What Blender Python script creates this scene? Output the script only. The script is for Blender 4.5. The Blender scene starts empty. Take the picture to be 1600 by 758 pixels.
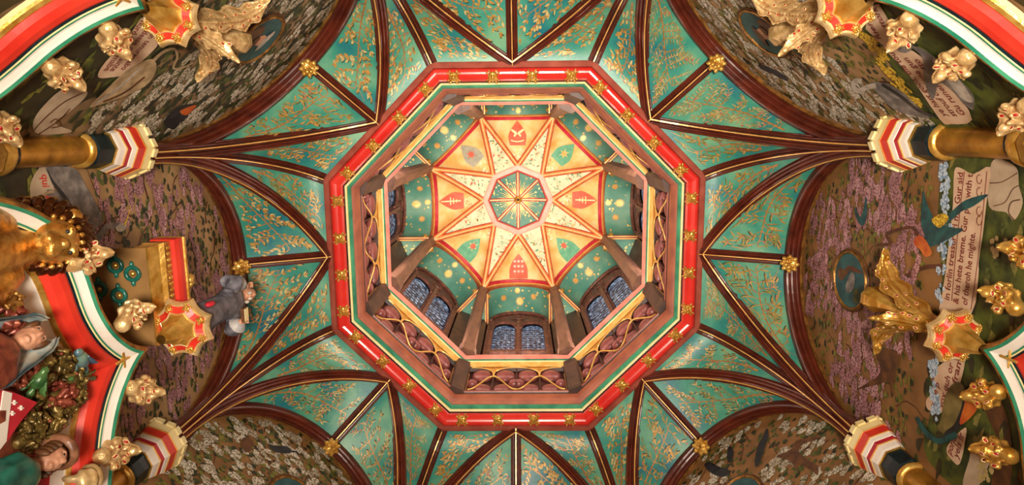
import bpy, math, random
import numpy as np
from mathutils import Vector, Matrix
random.seed(7); RNG = np.random.default_rng(7)
scene = bpy.context.scene
COL = scene.collection

# ------------------------------------------------------------------ camera
CF, CP, CY, CR, CX0, CY0 = 1008.16, 0.165188, 0.017477, -0.007342, 0.09118, -1.18176
def _rot(p, y, r):
    cp, sp = math.cos(p), math.sin(p); cy, sy = math.cos(y), math.sin(y); cr, sr = math.cos(r), math.sin(r)
    Rx = np.array([[1,0,0],[0,cp,-sp],[0,sp,cp]]); Ry = np.array([[cy,0,sy],[0,1,0],[-sy,0,cy]]); Rz = np.array([[cr,-sr,0],[sr,cr,0],[0,0,1]])
    return Rz @ Ry @ Rx
CM = _rot(CP, CY, CR); CO = np.array([CX0, CY0, 0.0])
cam_d = bpy.data.cameras.new('camera'); cam = bpy.data.objects.new('camera', cam_d); COL.objects.link(cam)
cam_d.sensor_fit = 'HORIZONTAL'; cam_d.sensor_width = 36.0; cam_d.lens = CF / 1600 * 36.0
mw = np.eye(4); mw[:3,0] = CM[0]; mw[:3,1] = -CM[1]; mw[:3,2] = -CM[2]; mw[:3,3] = CO
cam.matrix_world = Matrix(mw.tolist()); cam_d.clip_start = 0.05
scene.camera = cam

# ------------------------------------------------------------------ world, lights, exposure
w = bpy.data.worlds.new('world'); scene.world = w; w.use_nodes = True
w.node_tree.nodes['Background'].inputs[0].default_value = (0.75, 0.85, 1.0, 1)
w.node_tree.nodes['Background'].inputs[1].default_value = 0.25
scene.view_settings.view_transform = 'Standard'; scene.view_settings.look = 'None'
scene.view_settings.exposure = 0.0; scene.view_settings.gamma = 1.0; scene.view_settings.use_curve_mapping = False
def light(name, kind, loc, power, color, size=0.3, look=None, spot=None):
    d = bpy.data.lights.new(name, kind); o = bpy.data.objects.new(name, d); COL.objects.link(o); o.location = loc
    d.energy = power; d.color = color
    if kind == 'AREA': d.shape = 'DISK'; d.size = size
    else: d.shadow_soft_size = size
    if look is not None:
        o.rotation_euler = (Vector(look) - Vector(loc)).to_track_quat('-Z', 'Y').to_euler()
    return o
WARM = (1.0, 0.80, 0.58)
up = light('room_uplighter', 'AREA', (0.25, -1.35, -1.3), 200, (1.0, 0.87, 0.72), 0.7, (0.2, -0.95, 6.3)); up.data.spread = math.radians(82)
for i, (x, y, pw) in enumerate(((-1.3, -1.2, 36), (1.3, -1.4, 62), (-1.3, 1.0, 14), (1.3, 1.1, 7))):
    light('floor_lamp_light', 'POINT', (x, y, -1.1), pw, WARM, 0.14)
for k in range(8):
    a = math.radians(45 * k)
    light('lantern_ledge_light', 'POINT', (1.83 * math.cos(a), 1.83 * math.sin(a), 8.0), 66, (1.0, 0.90, 0.76), 0.12)

# ------------------------------------------------------------------ materials
def lin(c): return tuple((v / 255 / 12.92) if v / 255 <= 0.04045 else ((v / 255 + 0.055) / 1.055) ** 2.4 for v in c)
MATS = {}
def mat(name, c1, c2=None, rough=0.55, metal=0.0, scale=8.0, c3=None, bump=0.0, bscale=30.0, emit=None, estr=0.0, kind='noise', stretch=(1,1,1), lo=0.35, hi=0.65):
    m = bpy.data.materials.new(name); m.use_nodes = True; nt = m.node_tree; b = nt.nodes['Principled BSDF']
    b.inputs['Roughness'].default_value = rough; b.inputs['Metallic'].default_value = metal
    c1 = lin(c1) + (1,)
    tc = nt.nodes.new('ShaderNodeTexCoord'); mp = nt.nodes.new('ShaderNodeMapping'); mp.inputs['Scale'].default_value = stretch
    nt.links.new(tc.outputs['Object'], mp.inputs[0])
    if c2 is not None:
        if kind == 'voronoi':
            n = nt.nodes.new('ShaderNodeTexVoronoi'); n.inputs['Scale'].default_value = scale; fac = n.outputs['Distance']
        else:
            n = nt.nodes.new('ShaderNodeTexNoise'); n.inputs['Scale'].default_value = scale; n.inputs['Detail'].default_value = 5; fac = n.outputs['Fac']
        nt.links.new(mp.outputs[0], n.inputs['Vector'])
        r = nt.nodes.new('ShaderNodeValToRGB'); r.color_ramp.elements[0].position = lo; r.color_ramp.elements[1].position = hi
        r.color_ramp.elements[0].color = c1; r.color_ramp.elements[1].color = lin(c2) + (1,)
        if c3 is not None:
            e = r.color_ramp.elements.new((lo + hi) / 2); e.color = lin(c3) + (1,)
        nt.links.new(fac, r.inputs[0]); nt.links.new(r.outputs[0], b.inputs['Base Color'])
    else:
        b.inputs['Base Color'].default_value = c1
    if bump:
        n2 = nt.nodes.new('ShaderNodeTexNoise'); n2.inputs['Scale'].default_value = bscale; n2.inputs['Detail'].default_value = 4
        nt.links.new(mp.outputs[0], n2.inputs['Vector'])
        bp = nt.nodes.new('ShaderNodeBump'); bp.inputs['Strength'].default_value = bump; bp.inputs['Distance'].default_value = 0.02
        nt.links.new(n2.outputs['Fac'], bp.inputs['Height']); nt.links.new(bp.outputs[0], b.inputs['Normal'])
    if emit is not None:
        b.inputs['Emission Color'].default_value = lin(emit) + (1,); b.inputs['Emission Strength'].default_value = estr
    MATS[name] = m; return m
mat('teal', (10,100,120), (112,166,130), 0.42, scale=2.8, c3=(54,138,118), bump=0.08, lo=0.28, hi=0.70)
mat('teal_star', (64,128,116), (124,166,142), 0.5, scale=2.5, c3=(90,148,128), lo=0.3, hi=0.7)
mat('rib_wood', (66,24,16), (104,42,26), 0.32, scale=7, stretch=(1,1,1), lo=0.3, hi=0.75)
mat('gilt_line', (232,172,84), (250,205,120), 0.35, 0.35, scale=10)
mat('gold', (196,140,48), (240,196,104), 0.3, 0.65, scale=14, bump=0.15, bscale=40)
mat('gold_shaft', (150,104,34), (206,152,56), 0.34, 0.6, scale=9, bump=0.06, bscale=25)
mat('gold_dark', (120,80,36), (190,140,70), 0.36, 0.6, scale=16, bump=0.2, bscale=40)
mat('pale_gilt', (214,176,112), (244,218,164), 0.34, 0.45, scale=16, bump=0.15, bscale=50)
mat('ring_wood', (138,64,52), (168,88,72), 0.42, scale=6)
mat('cove_wood', (148,74,48), (178,98,64), 0.42, scale=7)
mat('red_roll', (198,36,30), (212,54,44), 0.26, scale=3)
mat('red_paint', (206,44,32), (224,62,44), 0.35, scale=5)
mat('crimson', (176,28,44), (200,44,60), 0.4, scale=8)
mat('eye_red', (150,26,30), (176,40,40), 0.3, scale=12)
mat('cream', (240,218,150), (250,234,180), 0.4, scale=6)
mat('white_paint', (236,226,212), (246,240,230), 0.42, scale=6)
mat('green_line', (30,120,92), (70,160,120), 0.35, scale=6)
mat('dark_teal', (4,24,30), (8,40,46), 0.3, scale=20)
mat('pink_band', (206,120,104), (222,146,128), 0.4, scale=6)
mat('frieze_pink', (116,56,54), (152,82,76), 0.38, scale=9)
mat('frieze_dark', (44,18,16), (76,34,28), 0.5, scale=9)
mat('post_wood', (92,60,48), (124,86,68), 0.45, scale=10, bump=0.15, bscale=30, stretch=(1,1,.3))
mat('dark_wood', (56,36,30), (84,56,44), 0.5, scale=8)
mat('frame_wood', (84,48,40), (128,78,62), 0.5, scale=14)
mat('orange_panel', (232,170,84), (246,220,164), 0.55, scale=4.0, c3=(240,198,122), lo=0.3, hi=0.7)
mat('pale_panel', (150,190,150), (246,232,196), 0.55, scale=5.0, c3=(226,220,180), lo=0.25, hi=0.6)
mat('rib_orange', (216,128,66), (236,156,90), 0.4, scale=8)
mat('rib_red', (176,40,30), (200,60,44), 0.4, scale=8)
mat('pink_ring', (236,170,150), (246,192,176), 0.45, scale=7)
mat('star_gold', (240,200,104), (250,222,150), 0.45, 0.2, scale=10)
mat('star_orange', (224,164,82), (240,190,110), 0.45, 0.2, scale=10)
mat('leaf_gold', (150,112,48), (196,156,84), 0.42, 0.2, scale=40)
mat('leaf_pale', (178,156,96), (204,184,128), 0.45, 0.1, scale=40)
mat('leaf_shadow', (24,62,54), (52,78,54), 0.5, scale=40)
mat('stem_gold', (150,100,50), (190,138,76), 0.42, 0.25, scale=30)
mat('berry', (150,90,80), (180,110,90), 0.45, scale=30)
mat('leaf_olive', (104,108,48), (148,136,70), 0.45, 0.1, scale=40)
# mural paints
mat('mural_tan', (142,108,68), (176,140,96), 0.6, scale=5)
mat('mural_brown', (122,84,44), (150,108,62), 0.6, scale=5)
mat('mural_olive', (96,76,50), (150,120,84), 0.6, scale=6)
mat('mural_green', (40,52,20), (92,100,34), 0.6, scale=9, stretch=(1,1,1))
mat('mural_dark', (38,36,20), (66,58,30), 0.6, scale=7)
mat('blossom_pink', (214, 168, 170), (120, 74, 84), 0.6, scale=70, kind='voronoi', lo=0.25, hi=0.75)
mat('blossom_mauve', (188, 136, 140), (100, 62, 66), 0.6, scale=70, kind='voronoi', lo=0.25, hi=0.75)
mat('blossom_white', (232, 224, 206), (120, 112, 88), 0.6, scale=62, kind='voronoi', lo=0.25, hi=0.75)
mat('blossom_grey', (200, 188, 164), (104, 94, 72), 0.6, scale=62, kind='voronoi', lo=0.25, hi=0.75)
mat('blossom_blue', (212, 226, 238), (120, 150, 178), 0.6, scale=60, kind='voronoi', lo=0.25, hi=0.75)
mat('blossom_yellow', (244, 208, 64), (150, 112, 16), 0.6, scale=70, kind='voronoi', lo=0.25, hi=0.75)
mat('leaf_green', (48,60,26), (96,104,44), 0.6, scale=30)
mat('leaf_mid', (88,92,30), (136,130,52), 0.6, scale=30)
mat('leaf_dark', (30,36,20), (52,56,28), 0.6, scale=30)
mat('branch', (74,38,22), (104,58,34), 0.6, scale=20)
mat('scroll', (206,172,140), (226,196,166), 0.6, scale=8)
mat('scroll_back', (176,154,128), (204,184,156), 0.6, scale=8)
mat('scroll_ink', (120,52,40), (140,64,50), 0.6, scale=20)
mat('bird_grey', (92,88,86), (150,142,136), 0.6, scale=14, c3=(118,112,108))
mat('bird_light', (150,140,128), (196,186,172), 0.6, scale=16)
mat('bird_beige', (150,126,92), (196,170,130), 0.6, scale=14)
mat('bird_black', (16,18,22), (40,40,46), 0.5, scale=14)
mat('bird_teal', (10,52,60), (24,92,92), 0.5, scale=14)
mat('bird_orange', (186,74,24), (216,120,40), 0.5, scale=12)
mat('bird_olive', (104,92,48), (140,124,70), 0.55, scale=12)
mat('bird_brown', (70,40,20), (112,70,34), 0.55, scale=12)
mat('portrait_teal', (18,66,74), (40,96,100), 0.5, scale=9)
mat('skin', (176,122,94), (208,154,122), 0.42, scale=18, bump=0.15, bscale=40)
mat('tan_soffit', (134,98,56), (156,118,70), 0.45, scale=5)
mat('ring_teal', (14,78,70), (40,120,104), 0.28, scale=12)
mat('robe_grey', (66,66,76), (120,118,126), 0.5, scale=14, bump=0.3, bscale=30)
mat('robe_light', (150,150,152), (186,182,178), 0.5, scale=14)
mat('hair_white', (180,170,158), (214,206,196), 0.6, scale=30)
mat('veil', (170,176,172), (214,212,196), 0.45, scale=9, c3=(120,150,160))
mat('lion_gold', (176,118,44), (236,186,98), 0.28, 0.75, scale=16, bump=0.3, bscale=45)
mat('bronze_leaf', (70,58,26), (140,116,60), 0.3, 0.4, scale=22, bump=0.2, bscale=60)
mat('bronze_red', (110,44,34), (160,84,60), 0.35, 0.3, scale=22)
mat('wing_blue', (50,84,120), (120,150,130), 0.35, 0.1, scale=12)
mat('wing_green', (40,80,40), (90,130,70), 0.35, 0.1, scale=12)
mat('wood_carved', (104,66,46), (150,104,74), 0.4, scale=14, bump=0.3, bscale=30)
mat('floor_wood', (96,60,36), (128,84,52), 0.5, scale=4)
mat('pane_blue', (190,214,240), (16,22,34), 0.3, scale=17, c3=(56,84,126), lo=0.38, hi=0.58, stretch=(1,1,2.2), emit=(120,165,225), estr=0.10)
mat('shield_green', (84,160,124), (110,180,140), 0.5, scale=10)
mat('shield_red', (216,88,60), (230,106,76), 0.5, scale=10)
mat('shield_grey', (150,150,130), (176,172,150), 0.5, scale=10)

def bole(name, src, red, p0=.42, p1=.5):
    """carved gilding whose hollows are painted red; on the lion, tinted darker brown"""
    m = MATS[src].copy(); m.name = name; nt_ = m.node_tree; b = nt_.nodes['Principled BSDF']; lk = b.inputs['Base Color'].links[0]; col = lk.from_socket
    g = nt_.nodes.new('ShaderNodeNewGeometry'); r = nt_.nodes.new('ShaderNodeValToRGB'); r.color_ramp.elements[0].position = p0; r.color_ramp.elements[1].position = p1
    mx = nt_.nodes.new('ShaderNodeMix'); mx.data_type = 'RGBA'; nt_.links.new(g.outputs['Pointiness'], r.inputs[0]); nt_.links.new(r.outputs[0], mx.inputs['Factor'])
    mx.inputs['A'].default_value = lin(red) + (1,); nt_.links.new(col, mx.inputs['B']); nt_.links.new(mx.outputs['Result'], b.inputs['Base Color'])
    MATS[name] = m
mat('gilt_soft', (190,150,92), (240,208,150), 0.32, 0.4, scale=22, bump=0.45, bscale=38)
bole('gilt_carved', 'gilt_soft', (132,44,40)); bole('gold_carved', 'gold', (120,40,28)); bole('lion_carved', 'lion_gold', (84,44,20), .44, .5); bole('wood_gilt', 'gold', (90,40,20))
_pn = MATS['pane_blue'].node_tree; _pr = [x for x in _pn.nodes if x.type == 'VALTORGB'][0]; _pb = _pn.nodes['Principled BSDF']; _pn.links.new(_pr.outputs[0], _pb.inputs['Emission Color']); _pb.inputs['Emission Strength'].default_value = .55

# ------------------------------------------------------------------ mesh helpers
def link(o, parent=None):
    COL.objects.link(o)
    if parent is not None: o.parent = parent
    return o
def tag(o, label=None, cat=None, group=None, kind=None):
    if label: o['label'] = label
    if cat: o['category'] = cat
    if group: o['group'] = group
    if kind: o['kind'] = kind
    return o
def empty(name, loc=(0,0,0), **k):
    o = bpy.data.objects.new(name, None); o.empty_display_size = 0.1; o.location = loc; link(o); return tag(o, **k)
class MB:
    def __init__(s): s.v = []; s.f = []; s.m = []; s.mats = []
    def mi(s, m):
        if m not in s.mats: s.mats.append(m)
        return s.mats.index(m)
    def add(s, verts, faces, m):
        b = len(s.v); s.v += [tuple(map(float, p)) for p in verts]; i = s.mi(m)
        for f in faces: s.f.append(tuple(b + j for j in f)); s.m.append(i)
        return s
    def build(s, name, parent=None, smooth=False, origin=None):
        me = bpy.data.meshes.new(name)
        v = s.v
        if origin is not None: v = [(p[0]-origin[0], p[1]-origin[1], p[2]-origin[2]) for p in v]
        me.from_pydata(v, [], s.f)
        for m in s.mats: me.materials.append(MATS[m])
        me.polygons.foreach_set('material_index', s.m)
        if smooth: me.polygons.foreach_set('use_smooth', [True] * len(me.polygons))
        me.update(); o = bpy.data.objects.new(name, me)
        if origin is not None: o.location = origin
        return link(o, parent)
def grid_faces(n, m, wrap=False):
    F = []
    for i in range(n - 1):
        for j in range(m if wrap else m - 1):
            k = (j + 1) % m; F.append((i*m+j, i*m+k, (i+1)*m+k, (i+1)*m+j))
    return F
def sweep(mb, path, S, N, prof, m, closed=False):
    V = []
    for p, s, n in zip(path, S, N):
        for a, b in prof: V.append(np.array(p) + np.array(s) * a + np.array(n) * b)
    return mb.add(V, grid_faces(len(path), len(prof), closed), m)
def tube(mb, path, r, m, seg=6, cap=True):
    path = [np.array(p, float) for p in path]; V = []
    n = len(path); rr = r if hasattr(r, '__len__') else [r] * n
    up = np.array([0.31, 0.2, 0.93])
    for i, p in enumerate(path):
        t = path[min(i+1, n-1)] - path[max(i-1, 0)]; t /= (np.linalg.norm(t) + 1e-9)
        a = np.cross(t, up); a /= (np.linalg.norm(a) + 1e-9); b = np.cross(t, a)
        for k in range(seg):
            q = 2 * math.pi * k / seg; V.append(p + rr[i] * (math.cos(q) * a + math.sin(q) * b))
    F = grid_faces(n, seg, True)
    if cap: F += [tuple(range(seg)), tuple((n-1)*seg + k for k in range(seg))]
    return mb.add(V, F, m)
def ell(mb, c, r, m, nu=10, nv=7, R=None, fn=None):
    c = np.array(c, float); r = np.array(r if hasattr(r, '__len__') else (r, r, r), float); V = []
    for i in range(nv + 1):
        th = math.pi * i / nv
        for j in range(nu):
            ph = 2 * math.pi * j / nu
            d = np.array([math.sin(th)*math.cos(ph), math.sin(th)*math.sin(ph), math.cos(th)])
            q = d * r * (fn(d) if fn else 1.0)
            if R is not None: q = R @ q
            V.append(c + q)
    return mb.add(V, grid_faces(nv + 1, nu, True), m)
def box(mb, c, ax, ay, az, m):
    c, ax, ay, az = (np.array(q, float) for q in (c, ax, ay, az)); V = []
    for sx in (-1, 1):
        for sy in (-1, 1):
            for sz in (-1, 1): V.append(c + sx*ax + sy*ay + sz*az)
    return mb.add(V, [(0,1,3,2),(4,6,7,5),(0,4,5,1),(2,3,7,6),(0,2,6,4),(1,5,7,3)], m)
def nrm(a): a = np.array(a, float); return a / (np.linalg.norm(a) + 1e-12)
K = np.array([0, 0, 1.0])
def nt(ang):
    a = math.radians(ang); return np.array([math.cos(a), math.sin(a), 0]), np.array([-math.sin(a), math.cos(a), 0])
def pol(ang, a, u=0.0, z=0.0):
    n, t = nt(ang); return n * a + t * u + K * z
def ray(px, py): return CM.T @ np.array([(px - 800) / CF, (py - 379) / CF, 1.0])
def onw(px, py, ang, A):
    n, t = nt(ang); d = ray(px, py); s = (A - n @ CO) / (n @ d); return CO + s * d
def octring(mb, prof, m, close=False):
    """prof: (apothem, z) pairs, run round the octagon"""
    V = []
    c = math.cos(math.pi / 8)
    for k in range(8):
        a = math.radians(22.5 + 45 * k)
        for ap, z in prof: V.append((ap / c * math.cos(a), ap / c * math.sin(a), z))
    n = len(prof); F = []
    for k in range(8):
        for j in range(n - 1): F.append((k*n+j, k*n+j+1, ((k+1)%8)*n+j+1, ((k+1)%8)*n+j))
    return mb.add(V, F, m)
def copy_tree(o, parent=None):
    c = o.copy(); link(c, parent)
    for ch in o.children: copy_tree(ch, c)
    return c

SIDES = {0: 'right', 45: 'bottom_right', 90: 'bottom', 135: 'bottom_left', 180: 'left', -135: 'top_left', -90: 'top', -45: 'top_right'}
SAY = {0: 'right', 45: 'lower right', 90: 'bottom', 135: 'lower left', 180: 'left', -135: 'upper left', -90: 'top', -45: 'upper right'}
A_WALL = 2.73; A_RIB = 2.60; T8 = math.tan(math.pi / 8)
Z_CAP = 4.58; Z_RING = 6.36; Z_FLOOR = -1.55; Z_APEX = 5.98; W_RIB = 1.077

# ------------------------------------------------------------------ room shell
mb = MB(); c8 = math.cos(math.pi/8)
V = [(A_WALL/c8*math.cos(math.radians(22.5+45*k)), A_WALL/c8*math.sin(math.radians(22.5+45*k)), Z_FLOOR) for k in range(8)]
mb.add(V, [tuple(range(8))], 'floor_wood')
tag(mb.build('floor'), 'brown wooden floor of the octagonal room', 'floor', kind='structure')
WALLMAT = {0: 'mural_brown', 180: 'mural_tan', -135: 'mural_olive', -45: 'mural_tan', 135: 'mural_brown', 45: 'mural_brown', 90: 'mural_brown', -90: 'mural_brown'}  # same wall paint toned per wall; differences in light put into the colour
WALL = {}
WSAY = {0: 'right wall painted with mauve blossom, a kingfisher and a lettered scroll', 180: 'left wall painted with hanging mauve blossom and a grey heron',
        -135: 'upper left wall painted with white blossom and a pale crane', -45: 'upper right wall painted with white blossom and two grey cranes',
        135: 'lower left wall painted with white blossom and a black bird', 45: 'lower right wall painted with white blossom and dark swallows',
        90: 'plain painted wall below the bottom edge of the vault', -90: 'plain painted wall beyond the top edge of the vault'}
for ang in SIDES:
    h = A_WALL * T8; mb = MB()
    for i in range(1):
        mb.add([pol(ang, A_WALL, -h, Z_FLOOR), pol(ang, A_WALL, h, Z_FLOOR), pol(ang, A_WALL, h, 6.6), pol(ang, A_WALL, -h, 6.6)], [(0,1,2,3)], WALLMAT[ang])
    WALL[ang] = tag(mb.build('wall_' + SIDES[ang]), WSAY[ang], 'wall', kind='structure')

# ------------------------------------------------------------------ vault: ribs and webs
CEIL = empty('ceiling', label='teal painted rib vault with gilded branches around the octagonal lantern', cat='ceiling', kind='structure')
foot = lambda kang: pol(kang, 2.80, 0, Z_CAP)
def rib_curve(kang, target, z1, n=22, p=2.05):
    """from the corner at angle kang to the target point in plan"""
    C = foot(kang); D = np.array([target[0]-C[0], target[1]-C[1], 0]); P = []; 
    for i in range(n + 1):
        q = math.pi / 2 * i / n
        t = 1 - math.cos(q) ** (2/p); zz = math.sin(q) ** (2/p)
        P.append(C + D * t + K * (z1 - Z_CAP) * zz)
    return P
def wall_curve(ang, sgn, n=22, p=2.05):
    C = pol(ang, A_RIB, sgn * W_RIB, Z_CAP); E = pol(ang, A_RIB, 0, Z_APEX); P = []
    for i in range(n + 1):
        q = math.pi / 2 * i / n; t = 1 - math.cos(q) ** (2/p); zz = math.sin(q) ** (2/p)
        P.append(np.array([C[0] + (E[0]-C[0])*t, C[1] + (E[1]-C[1])*t, Z_CAP + (Z_APEX - Z_CAP) * zz]))
    return P
def frames(P, d):
    d = nrm(d); s = np.cross(d, K); S = []; N = []
    for i in range(len(P)):
        T = nrm(P[min(i+1, len(P)-1)] - P[max(i-1, 0)]); c = T @ d; z = T[2]
        S.append(s); N.append(nrm(d * z - K * c))
    return S, N
RIBP = [(-.088,-.03),(-.088,.025),(-.078,.036),(-.062,.030),(-.056,.055),(-.046,.068),(-.034,.066),(-.028,.056),(-.022,.090),(-.012,.108),(.012,.108),(.022,.090),(.028,.056),(.034,.066),(.046,.068),(.056,.055),(.062,.030),(.078,.036),(.088,.025),(.088,-.03)]
GILTP = [(-.0065,.104),(-.0065,.1135),(.0065,.1135),(.0065,.104)]
def make_rib(name, P, d, gilt=True, scale=.70):
    S, N = frames(P, d); mb = MB(); sweep(mb, P, S, N, [(a*scale, b*scale) for a, b in RIBP], 'rib_wood')
    o = mb.build(name, CEIL)
    if gilt:
        g = MB(); sweep(g, P, S, N, [(a*scale, b*scale) for a, b in GILTP], 'gilt_line'); g.build('gilt_fillet', o)
    return o
A_RING = 1.86
def web(PA, PB, plant, seed, flip):
    nA = len(PA); ns = 10; V = []
    for i in range(nA):
        for j in range(ns + 1):
            s = j / ns; V.append(PA[i] * (1-s) + PB[i] * s)
    mb = MB().add(V, grid_faces(nA, ns + 1), 'teal'); o = mb.build('vault_panel', CEIL, smooth=True)
    paint_branch(PA, PB, plant, seed, o, flip)
    return o
def paint_branch(PA, PB, plant, seed, parent, flip):
    R = random.Random(seed)
    PA = [np.array(p) for p in PA]; PB = [np.array(p) for p in PB]
    cen = [(a + b) / 2 for a, b in zip(PA, PB)]
    L = [0]
    for i in range(1, len(cen)): L.append(L[-1] + np.linalg.norm(cen[i] - cen[i-1]))
    wid = [np.linalg.norm(b - a) for a, b in zip(PA, PB)]; tot = L[-1]
    # area-weighted centre of far end
    def m3(x, y, off):
        x = min(max(x, 0.02), tot * 0.9999); i = int(np.searchsorted(L, x)) - 1; i = max(0, min(i, len(L) - 2))
        f = (x - L[i]) / (L[i+1] - L[i]); a = PA[i]*(1-f) + PA[i+1]*f; b = PB[i]*(1-f) + PB[i+1]*f
        wd = np.linalg.norm(b - a); s = 0.5 + y / wd; s = min(max(s, 0.02), 0.98)
        p = a * (1-s) + b * s
        tx = nrm(cen[min(i+1, len(cen)-1)] - cen[i]); ty = nrm(b - a); nn = nrm(np.cross(tx, ty))
        if nn @ (np.array([0, 0, 4.5]) - p) < 0: nn = -nn
        return p + nn * off
    def wat(x):
        x = min(max(x, 0), tot); return float(np.interp(x, L, wid))
    mb = MB(); lay = [0]
    def leaf(x, y, a, l, wd, m, off=0.006, n=3):
        ca, sa = math.cos(a), math.sin(a)
        if abs(y + sa*l) > wat(x + ca*l)/2 - 0.075 or x + ca*l > tot - 0.06 or x + ca * l < 0.1: return
        off += 0.00004 * lay[0]; lay[0] += 1
        up = []; dn = []
        for i in range(n + 1):
            t = i / n; h = wd * math.sin(math.pi * min(1, t ** 0.8)) * 0.5
            up.append((t*l, h)); dn.append((t*l, -h))
        pts = up + dn[1:-1][::-1]
        P = [m3(x + px*ca - py*sa, y + px*sa + py*ca, off) for px, py in pts]
        mb.add(P, [tuple(range(len(P)))], m)
    def stem(pts, wd, m='stem_gold', off=0.004):
        V = []
        for i, (x, y) in enumerate(pts):
            dx = pts[min(i+1, len(pts)-1)][0] - pts[max(i-1, 0)][0]; dy = pts[min(i+1, len(pts)-1)][1] - pts[max(i-1, 0)][1]
            ln = math.hypot(dx, dy) + 1e-9; ww = wd * (1 - 0.7 * i / len(pts))
            V.append(m3(x - dy/ln*ww, y + dx/ln*ww, off)); V.append(m3(x + dy/ln*ww, y - dx/ln*ww, off))
        mb.add(V, [(2*i, 2*i+1, 2*i+3, 2*i+2) for i in range(len(pts)-1)], m)
    x0 = tot * R.uniform(.46, .52); x1 = tot * 0.95
    # find start where panel is wide enough
    while wat(x0) < 0.22 and x0 < tot * 0.8: x0 += 0.03
    nm = 17; ph = R.uniform(0, 6); main = []
    for i in range(nm + 1):
        t = i / nm; x = x0 + (x1 - x0) * t; y = 0.10 * wat(x) * math.sin(ph + 4.2 * t); main.append((x, y))
    stem(main, 0.011)
    kinds = {'pine': (0.055, 0.0055, 6), 'willow': (0.095, 0.016, 3), 'broad': (0.055, 0.025, 3), 'olive': (0.070, 0.019, 3), 'fine': (0.046, 0.013, 2)}
    ll, lw, per = kinds[plant]
    cols = {'pine': ['leaf_gold', 'leaf_pale', 'leaf_olive'], 'willow': ['leaf_gold', 'leaf_gold', 'leaf_olive'], 'broad': ['leaf_gold', 'leaf_pale', 'leaf_gold'], 'olive': ['leaf_gold', 'leaf_olive', 'leaf_gold'], 'fine': ['leaf_gold', 'leaf_olive', 'leaf_pale']}[plant]
    for i in range(1, nm + 1):
        for sd in ((-1, 1) if i % 2 == 0 else ((-1, 1)[(i//2) % 2],)):
            bx, by = main[i]; hw = wat(bx) / 2
            tl = max(0.05, min(hw * R.uniform(.62, .95), 0.42)); a = sd * R.uniform(.6, 1.15)
            if R.random() < .2: a = sd * R.uniform(1.2, 1.7)
            tw = []; ns = max(3, int(tl / (0.034 if plant in ('pine', 'fine') else 0.048)))
            for k in range(ns + 1):
                t = k / ns; aa = a + sd * .25 * math.sin(3*t); tw.append((bx + math.cos(aa)*tl*t, by + math.sin(aa)*tl*t))
            tw = [q for q in tw if abs(q[1]) < wat(q[0])/2 - .07 and q[0] < tot - .05]
            if len(tw) < 2: continue
            stem(tw, 0.0045)
            for q in tw[1:]:
                for k in range(per if plant == 'pine' else (2 if R.random() < .7 else 1)):
                    s2 = 1 if k % 2 else -1
                    l = ll * R.uniform(.75, 1.25); la = a + s2 * R.uniform(.5, 1.1)
                    mm = R.choice(cols)
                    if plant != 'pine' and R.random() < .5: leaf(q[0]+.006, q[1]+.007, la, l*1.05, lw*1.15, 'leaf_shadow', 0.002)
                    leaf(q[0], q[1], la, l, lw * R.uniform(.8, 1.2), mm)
                if R.random() < .12: leaf(q[0], q[1], R.uniform(-2, 2), .026, .026, 'berry', .012)
            leaf(tw[-1][0], tw[-1][1], a, ll, lw, cols[0])
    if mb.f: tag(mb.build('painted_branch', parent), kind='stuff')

PL = ['broad', 'olive', 'willow', 'pine', 'fine', 'broad', 'willow', 'olive']
PANELS = {0: ('willow', 'willow', 'olive', 'pine'), 45: ('fine', 'olive', 'fine', 'broad'), 90: ('broad', 'fine', 'fine', 'broad'), 135: ('fine', 'fine', 'pine', 'fine'),
          180: ('broad', 'broad', 'broad', 'olive'), -135: ('olive', 'broad', 'broad', 'broad'), -90: ('broad', 'broad', 'broad', 'broad'), -45: ('pine', 'pine', 'broad', 'willow')}
for ang in SIDES:
    n, t = nt(ang); mid = pol(ang, A_RING)
    for sgn in (-1, 1):
        kang = ang + sgn * 22.5
        wc = wall_curve(ang, sgn); tc = rib_curve(kang, mid, Z_RING)
        kc = rib_curve(kang, pol(kang, A_RING / c8), Z_RING)
        i = 0 if sgn < 0 else 1
        web(wc, tc, PANELS[ang][i], ang * 7 + sgn + 1000, sgn)
        web(tc, kc, PANELS[ang][2 + i], ang * 11 + sgn + 2000, sgn)
        D = mid - foot(kang); D[2] = 0
        make_rib('tierceron_rib', tc, D)
        if sgn > 0:
            D = pol(kang, A_RING / c8) - foot(kang); D[2] = 0
            make_rib('corner_rib', kc, D, True, .64)
    # ridge rib, boss to ring
    a = pol(ang, A_RIB - .02, 0, Z_APEX); b = pol(ang, A_RING, 0, Z_RING)
    P = [a + (b - a) * q / 6 for q in range(7)]
    make_rib('ridge_rib', P, -n, True, .60)
    # wall arch
    P = wall_curve(ang, -1) + wall_curve(ang, 1)[::-1][1:]; N = []
    for q in range(len(P)):
        T = nrm(P[min(q+1, len(P)-1)] - P[max(q-1, 0)]); N.append(nrm(t * T[2] - K * (T @ t)))
    S = [n] * len(P)
    prof = [(-.055,-.08),(-.055,.008),(-.048,.022),(-.034,.028),(-.024,.020),(-.020,.006),(-.010,.002),(-.003,.016),(.010,.022),(.024,.014),(.029,-.002),(.040,-.006),(.046,.006),(.060,.008),(.072,-.002),(.077,-.018),(.092,-.026),(.100,-.034)]
    mb = MB(); sweep(mb, P, S, N, prof, 'rib_wood'); o = mb.build('wall_rib', CEIL)
    mb = MB(); sweep(mb, P, S, N, [(.100,-.034),(.103,-.028),(.110,-.030),(.114,-.040),(.124,-.044),(.132,-.05)], 'gold_dark'); mb.build('gilt_fillet', o)

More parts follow.
